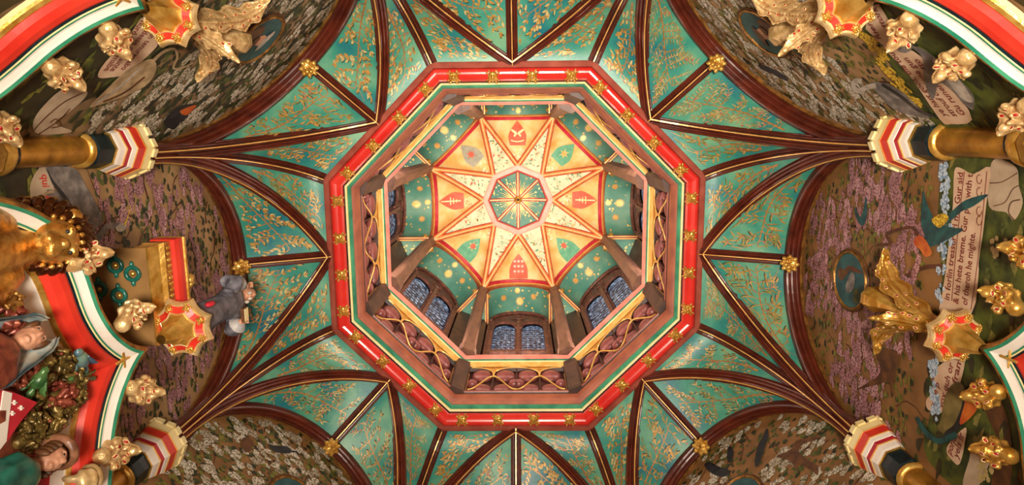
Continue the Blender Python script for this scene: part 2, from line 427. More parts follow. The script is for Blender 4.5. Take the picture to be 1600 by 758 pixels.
# ------------------------------------------------------------------ octagonal cornice and frieze
CORN = empty('lantern_cornice', (0, 0, 6.3), label='octagonal red and teal moulded cornice with gilt roses framing the lantern opening', cat='cornice')
def orng(name, prof, m, parent=CORN, smooth=False):
    o = octring(MB(), [(a, z - 0) for a, z in prof], m).build(name, None, smooth); o.parent = parent; o.location = -np.array(parent.location) if parent is CORN else (0,0,0); return o
orng('flat_frame', [(1.875,6.46),(1.875,6.335),(1.862,6.325),(1.815,6.305),(1.81,6.33)], 'ring_wood')
arc = [(1.752 + .060*math.cos(q), 6.345 - .060*math.sin(q)*1.0 + .018*(1-math.cos(q))) for q in np.linspace(0, math.pi*.96, 11)]
orng('red_roll', arc, 'red_roll')
orng('brown_fillet', [(1.692,6.375),(1.688,6.392),(1.682,6.395)], 'frieze_dark')
orng('cream_fillet', [(1.682,6.390),(1.676,6.382),(1.664,6.390),(1.661,6.41)], 'cream')
orng('teal_bead', [(1.661,6.412),(1.652,6.408),(1.640,6.425),(1.634,6.455),(1.636,6.47)], 'green_line')
orng('wood_cove', [(1.636,6.468),(1.630,6.478),(1.622,6.50),(1.606,6.56),(1.60,6.60),(1.598,6.655)], 'cove_wood')
orng('pierced_band', [(1.598,6.655),(1.612,6.66),(1.614,6.71),(1.602,6.715)], 'frieze_dark')
orng('pink_fillet', [(1.602,6.712),(1.592,6.716),(1.592,6.745),(1.602,6.75)], 'ring_wood')
orng('frieze_back', [(1.602,6.75),(1.70,6.76),(1.70,7.60),(1.625,7.62)], 'frieze_dark')
orng('gold_fillet', [(1.628,7.56),(1.618,7.55),(1.61,7.57),(1.605,7.63),(1.592,7.64)], 'gilt_line')
orng('cream_edge', [(1.592,7.64),(1.584,7.645),(1.581,7.655)], 'cream')
orng('green_edge', [(1.581,7.655),(1.574,7.66),(1.566,7.67)], 'green_line')
orng('pink_edge', [(1.566,7.67),(1.562,7.665),(1.550,7.68),(1.546,7.69),(1.545,7.688),(1.535,7.70),(1.530,7.715),(1.535,7.75),(1.60,7.76)], 'pink_band')
# gilt roses (four per side) : one mesh per variant, shared
def rose_mesh(seed):
    R = random.Random(seed); mb = MB(); s = .055
    ell(mb, (0,0,-.004), (.050,.050,.012), 'gold', 12, 5); ell(mb, (0,0,.020), (.016,.016,.012), 'gold', 8, 5)
    np_ = R.choice((5, 6, 4))
    for k in range(np_):
        a = 2*math.pi*k/np_ + seed; c, s_ = math.cos(a), math.sin(a)
        ell(mb, (.030*c, .030*s_, .010), (.019,.014 if np_ > 4 else .02,.013), 'gold', 7, 4, np.array([[c,-s_,.0],[s_,c,0],[0,0,1]]))
    for k in range(4):
        a = math.pi/4 + math.pi/2*k
        for da in (-.22, .22):
            c, s_ = math.cos(a + da), math.sin(a + da); ell(mb, (.060*c, .060*s_, -.002), (.020,.011,.012), 'gold', 6, 4, np.array([[c,-s_,0],[s_,c,0],[0,0,1]]))
    o = mb.build('tmp'); me = o.data; bpy.data.objects.remove(o); me.name = 'gilt_rose'
    for p in me.polygons: p.use_smooth = True
    return me
ROSES = [rose_mesh(i) for i in range(5)]
def frame_mat(loc, x, y, z):
    m = np.eye(4); m[:3,0] = x; m[:3,1] = y; m[:3,2] = z; m[:3,3] = loc; return Matrix(m.tolist())
ri = 0
for ang in SIDES:
    n, t = nt(ang)
    for q in (-1.5, -.5, .5, 1.5):
        ri += 1; o = bpy.data.objects.new('gilt_rose', ROSES[ri % 5]); link(o, CORN)
        zz = nrm(-n * .35 - K); loc = pol(ang, 1.752, q * .372, 6.352) + zz * .070 - np.array(CORN.location)
        yy = nrm(np.cross(zz, t)); o.matrix_local = frame_mat(loc, t, yy, zz)
# frieze: tracery, lobes and corner consoles
def lobe_mesh():
    mb = MB(); ell(mb, (0,0,0), (.135,.115,.06), 'frieze_pink', 14, 10); o = mb.build('tmp'); me = o.data; bpy.data.objects.remove(o); me.name = 'frieze_lobe'
    for p in me.polygons: p.use_smooth = True
    return me
LOBE = lobe_mesh()
for ang in SIDES:
    n, t = nt(ang); hw = .545; base = -np.array(CORN.location)
    fr = empty('frieze_panel', (0,0,0)); fr.parent = CORN; fr.location = base
    def F(u, z, a=1.628): return pol(ang, a, u, z)
    z0, z1 = 6.78, 7.56
    # ogee wave
    mb = MB()
    for s0 in (-1, 1):
        cxs = s0 * hw / 2
        for sg in (-1, 1):
            pts = []
            for i in range(13):
                q = i / 12; u = cxs + sg * (hw/2) * q; z = 7.24 - .40 * (0.5 - 0.5*math.cos(math.pi * min(1, q*1.0))) ** 0.9; pts.append(F(u, z, 1.622))
            tube(mb, pts, .010, 'gilt_line', 5)
            pts = []
            for i in range(11):
                q = i / 10; u = cxs + sg * (hw/2) * q**1.7; z = 7.24 + .29 * math.sin(math.pi/2 * q) ** .6; pts.append(F(u, z, 1.622))
            tube(mb, pts, .009, 'gilt_line', 5)
    mb.build('gilt_tracery', fr)
    mb = MB()
    for u in (-hw/2, 0, hw/2): tube(mb, [F(u, 6.77, 1.632), F(u, 7.22 if u else 7.5, 1.632)], .009, 'frieze_dark', 4)
    mb.build('tracery_bar', fr)
    # spandrel gold
    mb = MB()
    for s0 in (-1, 1):
        cxs = s0 * hw/2
        mb.add([F(cxs-.13, 7.57, 1.63), F(cxs+.13, 7.57, 1.63), F(cxs+.05, 7.47, 1.63), F(cxs, 7.34, 1.63), F(cxs-.05, 7.47, 1.63)], [(0,1,2,3,4)], 'gold')
    mb.build('gilt_spandrel', fr)
    for u in (-.41, -.136, .136, .41):
        for z, sx, sy, uu in ((7.36, .93, 1.25, u), (6.93, .86, 1.02, math.copysign(.2725, u) + math.copysign(.112, abs(u) - .2)*math.copysign(1, u)), (7.12, .5, .5, math.copysign(.03 if abs(u) < .2 else .515, u))):
            o = bpy.data.objects.new('frieze_lobe', LOBE); link(o, fr)
            o.matrix_local = frame_mat(F(uu, z, 1.672), t, K, -n) @ Matrix.Diagonal((sx, sy, 1, 1))
    # console on the corner at ang+22.5
    kang = ang + 22.5; kn, kt = nt(kang); mb = MB()
    r0 = 1.60 / c8
    pr = [(-.10, .07), (-.10, -.02), (-.07, -.07), (.07, -.07), (.10, -.02), (.10, .07)]
    V = []
    for z, e in ((6.70, 1.0), (6.76, 1.0), (7.35, 1.0), (7.58, 1.12)):
        for a_, b_ in pr: V.append(kn * (r0 + b_*e + .015) + kt * a_ + K * z)
    mb.add(V, grid_faces(4, 6) + [tuple(range(6)), tuple(18 + q for q in range(6))], 'dark_wood')
    o = mb.build('corner_console', CORN); o.location = base
    g = MB()
    for sg in (-1, 1): tube(g, [kn*(r0 - .022 + .015) + kt*sg*.1 + K*6.77, kn*(r0 - .022 + .015) + kt*sg*.1 + K*7.34], .008, 'gold_dark', 5)
    tube(g, [kn*(r0 - .05) + kt*q*.075 + K*6.80 for q in (-1, 1)], .006, 'gold_dark', 4)
    g.build('gilt_edge', o)

# ------------------------------------------------------------------ lantern: posts, arches, vault, gallery
Z_SPR = 11.15; A_LAN = 1.50; Z_OC = 11.85; R_OC = .63; A_WIN = 2.03
POSTSAY = {22.5: 'right and lower right', 67.5: 'lower right and bottom', 112.5: 'bottom and lower left', 157.5: 'lower left and left', 202.5: 'left and upper left', 247.5: 'upper left and top', 292.5: 'top and upper right', 337.5: 'upper right and right'}
for k in range(8):
    kang = 22.5 + 45*k; kn, kt = nt(kang); rc = 1.665
    P = empty('lantern_post', kn * rc + K * 7.72, label='dark timber lantern post between the %s lantern bays' % POSTSAY[kang], cat='post', group='lantern posts')
    base = -np.array(P.location); mb = MB()
    pr = [(-.085,.08),(-.095,-.03),(-.06,-.075),(.06,-.075),(.095,-.03),(.085,.08)]
    V = []
    for z, e in ((7.72,1.25),(7.95,1.2),(8.05,1.0),(10.85,.92),(10.95,1.05),(11.12,1.1)):
        for a_, b_ in pr: V.append(kn*(rc + b_*e) + kt*a_*e + K*z)
    mb.add(V, grid_faces(6, 6, True) + [tuple(range(6)), tuple(30+q for q in range(6))], 'post_wood')
    mb.build('shaft', P).location = base
    for sg in (-1, 1):
        mb = MB(); c = kn*(rc + .01) + kt*sg*.125 + K*10.93
        ell(mb, c, .045, 'gold', 10, 7); tube(mb, [c + K*.0, c - K*.09 + kt*sg*.01], [.028, .012], 'gold', 8)
        mb.build('gilt_ball', P, True).location = base
LANV = empty('lantern_vault', (0,0,11.2), label='pale gold lantern vault with painted shields around a teal sunburst', cat='vault')
LB = -np.array(LANV.location)
def lpart(mb, name, smooth=False, parent=None):
    o = mb.build(name, parent or LANV, smooth)
    if parent is None: o.location = LB
    return o
def lan_arch(ang, n=16, apex=11.62):
    hw = A_LAN * T8; P = []
    for i in range(n + 1):
        q = math.pi * i / n; P.append(pol(ang, A_LAN, -hw * math.cos(q), Z_SPR + (apex - Z_SPR) * math.sin(q)))
    return P
def occ(ang, z=Z_OC, r=R_OC): return pol(ang, r, 0, z)
def rcurve(a, b, n=10, bulge=.10):
    P = []
    for i in range(n + 1):
        q = i / n; p = a + (b - a) * q; p = p + K * bulge * math.sin(math.pi * q); P.append(p)
    return P
SHIELD = {-90: 'shield_red', -45: 'shield_green', 0: 'shield_red', 45: 'shield_green', 90: 'shield_red', 135: 'shield_green', 180: 'shield_red', -135: 'shield_grey'}
for ang in SIDES:
    n, t = nt(ang); ar = lan_arch(ang); top = occ(ang)
    V = []; m_ = 10
    for p in ar:
        for j in range(m_ + 1):
            q = j / m_; c = p + (top - p) * q + K * .09 * math.sin(math.pi * q); V.append(c)
    pan = lpart(MB().add(V, grid_faces(len(ar), m_ + 1), 'orange_panel'), 'shield_panel', True)
    # shield painted on the panel centre line
    def C(x, y, off=.012):   # x across, y from arch (0) to oculus (1)
        pA = pol(ang, A_LAN, 0, 11.62); p = pA + (top - pA) * y + K * .09 * math.sin(math.pi * y); return p + t * x - K * (off + .02)
    sh = MB(); pts = []
    def hwid(q): return .17 * min(1, (q*3.2)**.6) * (1 - max(0, q-.55)**2 * 1.2) if q < .98 else .13
    Q = [.06 + .52 * i / 10 for i in range(11)]
    flip = ang in (0, 90, 180, -90)
    prof_ = []
    for i in range(11):
        f = i / 10; hwd = .17 * (math.sin(math.pi/2 * min(1, f * 1.35)) if True else 1); prof_.append((hwd, .08 + .50 * f))
    if ang in (90, 135, 45): prof_ = [(h, .08 + .50 - (y - .08)) for h, y in prof_]
    V = [];
    for h, y in prof_: V += [C(-h, y), C(0, y), C(h, y)]
    sh.add(V, grid_faces(len(prof_), 3), SHIELD[ang]); so = lpart(sh, 'painted_shield', False, pan)
    ch = MB(); cc = {'shield_red': 'cream', 'shield_green': 'star_gold', 'shield_grey': 'shield_red'}[SHIELD[ang]]
    ym = .36
    if ang == -90:
        for s in (-1, 1):
            ch.add([C(s*.02,.30,.02), C(s*.10,.24,.02), C(s*.12,.27,.02), C(s*.03,.36,.02)], [(0,1,2,3)], cc); ch.add([C(s*.02,.30,.02), C(s*.07,.38,.02), C(s*.055,.41,.02), C(0,.34,.02)], [(0,1,2,3)], cc)
        V = []
        for i in range(9): x = -.12 + .03*i; V += [C(x, .46 + .03*(1-(x/.12)**2), .02), C(x, .485 + .03*(1-(x/.12)**2), .02)]
        ch.add(V, [(2*i,2*i+1,2*i+3,2*i+2) for i in range(8)], cc)
    elif SHIELD[ang] == 'shield_green' or SHIELD[ang] == 'shield_grey':
        for q in range(6):
            a = q * math.pi/3; ch.add([C(.02*math.cos(a-.6), ym+.028*math.sin(a-.6), .02), C(.10*math.cos(a), ym+.12*math.sin(a), .02), C(.02*math.cos(a+.6), ym+.028*math.sin(a+.6), .02)], [(0,1,2)], cc if ang != -45 else 'star_gold')
        ch.add([C(.05*math.cos(q*.785), ym+.06*math.sin(q*.785), .026) for q in range(8)], [tuple(range(8))], 'shield_red' if ang != -45 else 'star_orange')
    elif ang in (0, 180):
        ch.add([C(-.012, .12, .02), C(.012, .12, .02), C(.012, .52, .02), C(-.012, .52, .02)], [(0,1,2,3)], cc)
        for y, h in ((.30, .07), (.36, .05), (.42, .03)): ch.add([C(-h, y, .022), C(h, y, .022), C(h, y+.02, .022), C(-h, y+.02, .022)], [(0,1,2,3)], cc)
    else:
        for y in (.22, .32, .42):
            for x in (-.07, 0, .07): ch.add([C(x+.028*math.cos(q*1.05), y+.03*math.sin(q*1.05), .02) for q in range(6)], [tuple(range(6))], 'pink_ring')
    tag(lpart(ch, 'shield_charge', False, pan), kind='stuff')
    # scattered painted scrollwork
    sc = MB(); R = random.Random(ang + 500)
    for q in range(120):
        y = R.uniform(.05, .85); x = R.uniform(-1, 1) * .55 * (1-y); 
        if abs(x) < .2 and .05 < y < .62: continue
        a = R.uniform(0, 6.3); r = R.uniform(.02, .045)
        sc.add([C(x + r*math.cos(a+q2*1.57)*(1 if q2 % 2 else .4), y + .9*r*math.sin(a+q2*1.57)*(1 if q2 % 2 else .4), .002) for q2 in range(4)], [(0,1,2,3)], R.choice(['cream', 'white_paint', 'star_orange', 'rib_orange', 'cream']))
    tag(lpart(sc, 'painted_flourish', False, pan), kind='stuff')
    # arch mouldings
    N = []
    for q in range(len(ar)):
        T = nrm(ar[min(q+1, len(ar)-1)] - ar[max(q-1, 0)]); N.append(nrm(t * T[2] - K * (T @ t)))
    for nm, pr, mm in (('arch_red_band', [(-.06,.0),(-.06,.03),(-.02,.045),(-.005,.04)], 'crimson'), ('arch_gold_band', [(-.005,.04),(.01,.06),(.03,.045),(.035,.04)], 'gilt_line'),
                       ('arch_brown_band', [(.035,.04),(.05,.06),(.085,.062),(.09,.045),(.11,.05),(.13,.04),(.14,.0),(.14,-.04)], 'cove_wood'), ('arch_gilt_edge', [(.084,.064),(.092,.074),(.104,.064)], 'gilt_line')):
        lpart(sweep(MB(), ar, [n]*len(ar), N, pr, mm), nm)
    # kite panel at the corner
    kang = ang + 22.5; spr = pol(kang, A_LAN / c8, 0, Z_SPR); o1, o2 = occ(ang), occ(ang + 45)
    c1 = rcurve(spr, o1); c2 = rcurve(spr, o2); V = []
    for p, q in zip(c1, c2):
        for j in range(7): V.append(p + (q - p) * j / 6)
    pan = lpart(MB().add(V, grid_faces(len(c1), 7), 'pale_panel'), 'flower_panel', True)
    sc = MB(); R = random.Random(ang + 900)
    for q in range(40):
        i = R.uniform(.35, .97); f = R.uniform(.12, .88); p = spr + ((o1 + (o2-o1)*f) - spr) * i + K * .1*math.sin(math.pi*i) - K*(.022 + .0002*q)
        a = R.uniform(0, 6.3); r = R.uniform(.016, .042); ax, ay = nrm(o2 - o1), nrm(o1 - spr)
        sc.add([p + ax*r*math.cos(a+1.57*q2)*(1 if q2 % 2 else .35) + ay*r*math.sin(a+1.57*q2)*(1 if q2 % 2 else .35) for q2 in range(4)], [(0,1,2,3)], R.choice(['star_orange', 'shield_green', 'leaf_olive', 'shield_red', 'cream', 'shield_green']))
    tag(lpart(sc, 'painted_flourish', False, pan), kind='stuff')
    for c in (c1, c2):
        d = c[-1] - c[0]; d[2] = 0; S, N = frames(c, d)
        for nm, pr, mm in (('lantern_rib', [(-.045,-.01),(-.045,.02),(-.02,.045),(-.008,.05),(.008,.05),(.02,.045),(.045,.02),(.045,-.01)], 'rib_orange'),):
            o = lpart(sweep(MB(), c, S, N, pr, mm), nm)
        g = MB()
        for sg in (-1, 1): sweep(g, c, S, N, [(sg*.046,-.01),(sg*.046,.024),(sg*.030,.034)], 'rib_red')
        lpart(g, 'red_edge', False, o)
        g = MB(); sweep(g, c, S, N, [(-.006,.050),(-.006,.054),(.006,.054),(.006,.050)], 'cream'); lpart(g, 'pale_line', False, o)
# oculus: ring with corners on the side directions
def oct2(prof, m, name, z_off=0):
    V = []; n = len(prof)
    for k in range(8):
        for r, z in prof: V.append(pol(45*k, r, 0, z))
    F = [(k*n+j, k*n+j+1, ((k+1)%8)*n+j+1, ((k+1)%8)*n+j) for k in range(8) for j in range(n-1)]
    return lpart(MB().add(V, F, m), name)
oct2([(.655,11.86),(.655,11.80),(.63,11.785),(.56,11.775),(.55,11.78)], 'pink_ring', 'oculus_ring')
oct2([(.55,11.775),(.545,11.765),(.525,11.77),(.515,11.80),(.52,11.84)], 'rib_red', 'oculus_edge')
V = []
for k in range(8):
    for j in range(6):
        q = j/5; V.append(pol(45*k, .53*(1-q), 0, 11.83 + .12*math.sin(q*math.pi/2)))
lpart(MB().add(V, [(k*6+j, k*6+j+1, ((k+1)%8)*6+j+1, ((k+1)%8)*6+j) for k in range(8) for j in range(5)], 'teal_star'), 'oculus_dome', True)
def dome_z(r): q = 1 - r/.53; return 11.83 + .12*math.sin(max(0, q)*math.pi/2)
for k in range(8):
    n_, t_ = nt(45*k); P = [n_*r + K*(dome_z(r) - .0) for r in (.53,.42,.3,.18,.06)]; S, N = frames(P, -n_)
    o = lpart(sweep(MB(), P, S, N, [(-.030,0),(-.030,.034),(.030,.034),(.030,0)], 'rib_red'), 'oculus_rib')
    lpart(sweep(MB(), P, S, N, [(-.011,.034),(-.011,.04),(.011,.04),(.011,.034)], 'cream'), 'pale_line', False, o)
g = MB()
for q in range(48):
    a = 360/48*q; l = .40 if q % 2 else .31; n_, t_ = nt(a)
    g.add([n_*.05 + t_*.012 + K*(dome_z(.05)-.03), n_*.2 + t_*.009 + K*(dome_z(.2)-.026), n_*l + K*(dome_z(l)-.02), n_*.2 - t_*.009 + K*(dome_z(.2)-.026), n_*.05 - t_*.012 + K*(dome_z(.05)-.03)], [(0,1,2,3,4)], 'star_gold')
lpart(g, 'sunburst')
R = random.Random(3); g = MB()
for q in range(90):
    a, r = R.uniform(0, 360), R.uniform(.28, .48); n_, t_ = nt(a); p = n_*r + K*(dome_z(r) - .022); s = R.uniform(.006, .02)
    if r*math.cos(math.radians((a+22.5) % 45 - 22.5)) > .46: continue
    g.add([p + s*(n_*math.cos(1.05*i) + t_*math.sin(1.05*i)) for i in range(6)], [tuple(range(6))], R.choice(['star_gold', 'star_orange', 'star_gold', 'wing_blue']))
tag(lpart(g, 'painted_star'), kind='stuff')
g = MB()
for k in range(12):
    n_, t_ = nt(30*k); ell(g, n_*.055 + K*11.90, (.02,.02,.02), 'gold', 7, 5)
tube(g, [pol(30*k, .035, 0, 11.885) for k in range(13)], .01, 'gold', 6); ell(g, (0,0,11.90), (.03,.03,.02), 'dark_wood', 8, 5)
lpart(g, 'centre_boss', True)

# gallery behind the posts
GAL = empty('wall_lantern', label='dark timber gallery wall with teal starred ceilings behind the lantern posts', cat='wall', kind='structure')
def star_poly(p, ax, ay, r, rays, inner=.5, rot=0):
    V = []
    for i in range(rays*2):
        a = math.pi*i/rays + rot; rr = r if i % 2 == 0 else r*inner; V.append(p + ax*rr*math.cos(a) + ay*rr*math.sin(a))
    return V
mb = MB(); octring(mb, [(1.56,7.74),(2.35,7.74)], 'dark_wood'); mb.build('gallery_ledge', GAL)
mb = MB(); octring(mb, [(2.36,7.7),(2.36,11.9)], 'dark_wood'); mb.build('outer_wall', GAL)
mb = MB(); octring(mb, [(1.48,11.95),(2.4,11.9)], 'dark_wood'); mb.build('gallery_roof', GAL)
wi = 0
for ang in (0, 45, 90, 135, 180, -135, -90, -45):
    n, t = nt(ang); wi += 1; hb = .52; zs = 10.92; zc = 11.40
    def bar(u, off=0.0): q = max(-1, min(1, u/hb)); return zs + (zc - zs) * math.sqrt(max(0, 1 - q*q)) - off
    US = [-hb*math.cos(math.pi*i/18) for i in range(19)]
    V = [];
    for a_ in (1.53, 1.78, A_WIN):
        for u in US: V.append(pol(ang, a_, u, bar(u)))
    pan = MB().add(V, grid_faces(3, 19), 'teal_star').build('starred_ceiling', GAL, True)
    R = random.Random(ang + 77)
    for (a_, u, r, m_, ray_) in ((1.80, R.uniform(-.04,.04), .085, 'star_gold', 16), (1.70, -.27, .06, 'star_orange', 14), (1.72, .27, .06, 'star_orange', 14), (1.60, 0.02, .06, 'star_gold', 14)):
        mb = MB(); 
        def onb(a2, u2): return pol(ang, a2, u2, bar(u2) - .012)
        V = []
        for i in range(ray_*2):
            q = math.pi*i/ray_; rr = r if i % 2 == 0 else r*.55; V.append(onb(a_ + rr*math.cos(q)*1.15, u + rr*math.sin(q)))
        V.append(onb(a_, u)); mb.add(V, [(i, (i+1) % (ray_*2), ray_*2) for i in range(ray_*2)], m_); mb.build('painted_sun', pan)
    mb = MB()
    for q in range(26):
        a_, u, r = R.uniform(1.56, 2.0), R.uniform(-.48, .48), R.choice((.010, .014, .020))
        mb.add([onb(a_ + r*math.cos(1.05*i), u + r*math.sin(1.05*i)) for i in range(6)], [tuple(range(6))], R.choice(['star_gold', 'star_orange']))
    tag(mb.build('painted_star', pan), kind='stuff')
    # side beams
    for sg in (-1, 1):
        mb = MB(); c = pol(ang, (1.52 + A_WIN)/2 + .02, sg*(hb + .035), 10.90)
        box(mb, c, n*.27, t*.035, K*.05, 'ring_wood'); o = mb.build('gallery_beam', GAL)
        mb = MB(); box(mb, c - K*.055 + t*(-sg)*.02, n*.27, t*.008, K*.006, 'gilt_line'); box(mb, c - K*.055 + t*sg*.02, n*.27, t*.008, K*.006, 'gilt_line'); mb.build('gilt_fillet', o)
    # wedge ceiling at the corner
    kang = ang + 22.5; mb = MB(); p0 = pol(kang, 1.62, 0, 10.93); p1 = pol(ang, A_WIN, hb + .05, 10.93); p2 = pol(ang + 45, A_WIN, -hb - .05, 10.93); p3 = pol(kang, 2.5, 0, 10.93)
    mb.add([p0, p1, p3, p2], [(0,1,2,3)], 'teal_star'); wd = mb.build('wedge_ceiling', GAL); mb = MB(); kn, kt = nt(kang)
    for q in range(9):
        a_ = R.uniform(1.85, 2.15); p = pol(kang, a_, R.uniform(-1, 1) * (a_ - 1.7) * .33, 10.915); r = R.choice((.014, .022))
        mb.add([p + r*(kn*math.cos(1.05*i) + kt*math.sin(1.05*i)) for i in range(6)], [tuple(range(6))], 'star_gold')
    tag(mb.build('painted_star', wd), kind='stuff')
    # corner wall between windows
    mb = MB(); q1 = pol(ang, A_WIN, hb + .04, 0); q2 = pol(ang + 45, A_WIN, -hb - .04, 0)
    mb.add([q1 + K*7.74, q1 + K*10.93, q2 + K*10.93, q2 + K*7.74], [(0,1,2,3)], 'dark_wood'); mb.build('corner_panel', GAL)
    # window: two arched lights, transom, tracery head
    WN = empty('window_%d' % wi, pol(ang, A_WIN, 0, 9.0), label='two-light leaded window with dark timber frame in the %s lantern bay' % SAY[ang], cat='window', kind='structure')
    wb = -np.array(WN.location)
    def wp(u, z, d=0.0): return pol(ang, A_WIN - d, u, z)
    mb = MB()
    hw2 = .50; zb, zt = 8.1, 10.36
    # back board with the arched top, holes left for the lights by building strips
    cols = [-hw2 - .03, -.415, -.055, .055, .415, hw2 + .03]
    for i in (0, 2, 4):
        us = np.linspace(cols[i], cols[i+1], 5); V = []
        for u in us: V += [wp(u, 7.74), wp(u, bar(u) + .02)]
        mb.add(V, [(2*j, 2*j+1, 2*j+3, 2*j+2) for j in range(4)], 'frame_wood')
    for s in (-1, 1):
        c = s*.235
        us = np.linspace(c - .18, c + .18, 13); V = []
        def head(u): return 10.42 + .30 * math.sqrt(max(0, 1 - ((u - c)/.19)**2)) 
        for u in us: V += [wp(u, head(u)), wp(u, bar(u) + .02)]
        mb.add(V, [(2*j, 2*j+1, 2*j+3, 2*j+2) for j in range(12)], 'frame_wood')
        mb.add([wp(c-.18, 7.74), wp(c+.18, 7.74), wp(c+.18, 9.2), wp(c-.18, 9.2)], [(0,1,2,3)], 'frame_wood')
    o = mb.build('window_frame', WN); o.location = wb
    mb = MB()
    for u in (-.44, 0, .44): box(mb, wp(u, 9.7, .035), t*.028, n*.035, K*1.0, 'frame_wood')
    for z in (9.15, 9.2): box(mb, wp(0, z, .03), t*.47, n*.03, K*.022, 'frame_wood')
    for s in (-1, 1):
        c = s*.235; pts = [wp(c + .19*math.cos(q), 10.40 + .30*math.sin(q), .03) for q in np.linspace(0, math.pi, 11)]; tube(mb, pts, .024, 'frame_wood', 5)
    pts = [wp(hw2*.96*math.cos(q), zs + (zc - zs)*math.sin(q) - .06, .03) for q in np.linspace(0, math.pi, 15)]; tube(mb, pts, .028, 'frame_wood', 5)
    tube(mb, [wp(.085*math.cos(q), 11.02 + .10*math.sin(q), .03) for q in np.linspace(0, 2*math.pi, 11)], .016, 'frame_wood', 5)
    o = mb.build('mullion', WN); o.location = wb
    for s in (-1, 1):
        c = s*.235; us = np.linspace(c - .18, c + .18, 9); V = []
        for u in us: V += [wp(u, 9.2, -.03), wp(u, 10.42 + .30*math.sqrt(max(0, 1 - ((u-c)/.185)**2)), -.03)]
        mb = MB().add(V, [(2*j, 2*j+1, 2*j+3, 2*j+2) for j in range(8)], 'pane_blue'); pn = mb.build('pane', WN); pn.location = wb
        mb = MB()
        for j in range(1, 5): u = c - .18 + .36*j/5; tube(mb, [wp(u, 9.2, -.02), wp(u, 10.55, -.02)], .004, 'dark_wood', 4)
        for j in range(1, 12): z = 9.2 + .11*j; tube(mb, [wp(c-.18, z, -.02), wp(c+.18, z, -.02)], .004, 'dark_wood', 4)
        mb.build('leading', pn)

# ------------------------------------------------------------------ bosses at the arch crowns
def boss(ang, say):
    n, t = nt(ang); c = pol(ang, 2.515, 0, 5.80)
    mb = MB(); z = nrm(-n*.55 - K*.8); x = t; y = np.cross(z, x); Rm = np.array([x, y, z]).T
    R = random.Random(ang)
    ell(mb, (0,0,.0), (.070,.070,.03), 'gold', 14, 6)
    for k in range(8):
        a = math.pi/4*k; cs, sn = math.cos(a), math.sin(a); ell(mb, (.062*cs, .062*sn, .008), (.026,.020,.020), 'gold', 7, 5, np.array([[cs,-sn,0],[sn,cs,0],[0,0,1]]))
    for k in range(5):
        a = 2*math.pi*k/5 + ang; cs, sn = math.cos(a), math.sin(a); ell(mb, (.030*cs, .030*sn, .028), (.024,.015,.014), 'gold', 7, 5, np.array([[cs,-sn,0],[sn,cs,0],[0,0,1]]))
    ell(mb, (0,0,.035), (.014,.014,.012), 'gold_dark', 7, 5)
    tube(mb, [(0,0,-.09), (0,0,0)], .05, 'gold_dark', 10)
    o = mb.build('ceiling_boss', None, True); o.matrix_world = frame_mat(c, x, y, z)
    tag(o, 'round gilt leaf boss at the crown of the %s wall arch' % say, 'boss', 'gilt bosses at the arch crowns')
for ang in (0, 45, 135, 180, -135, -45): boss(ang, SAY[ang])

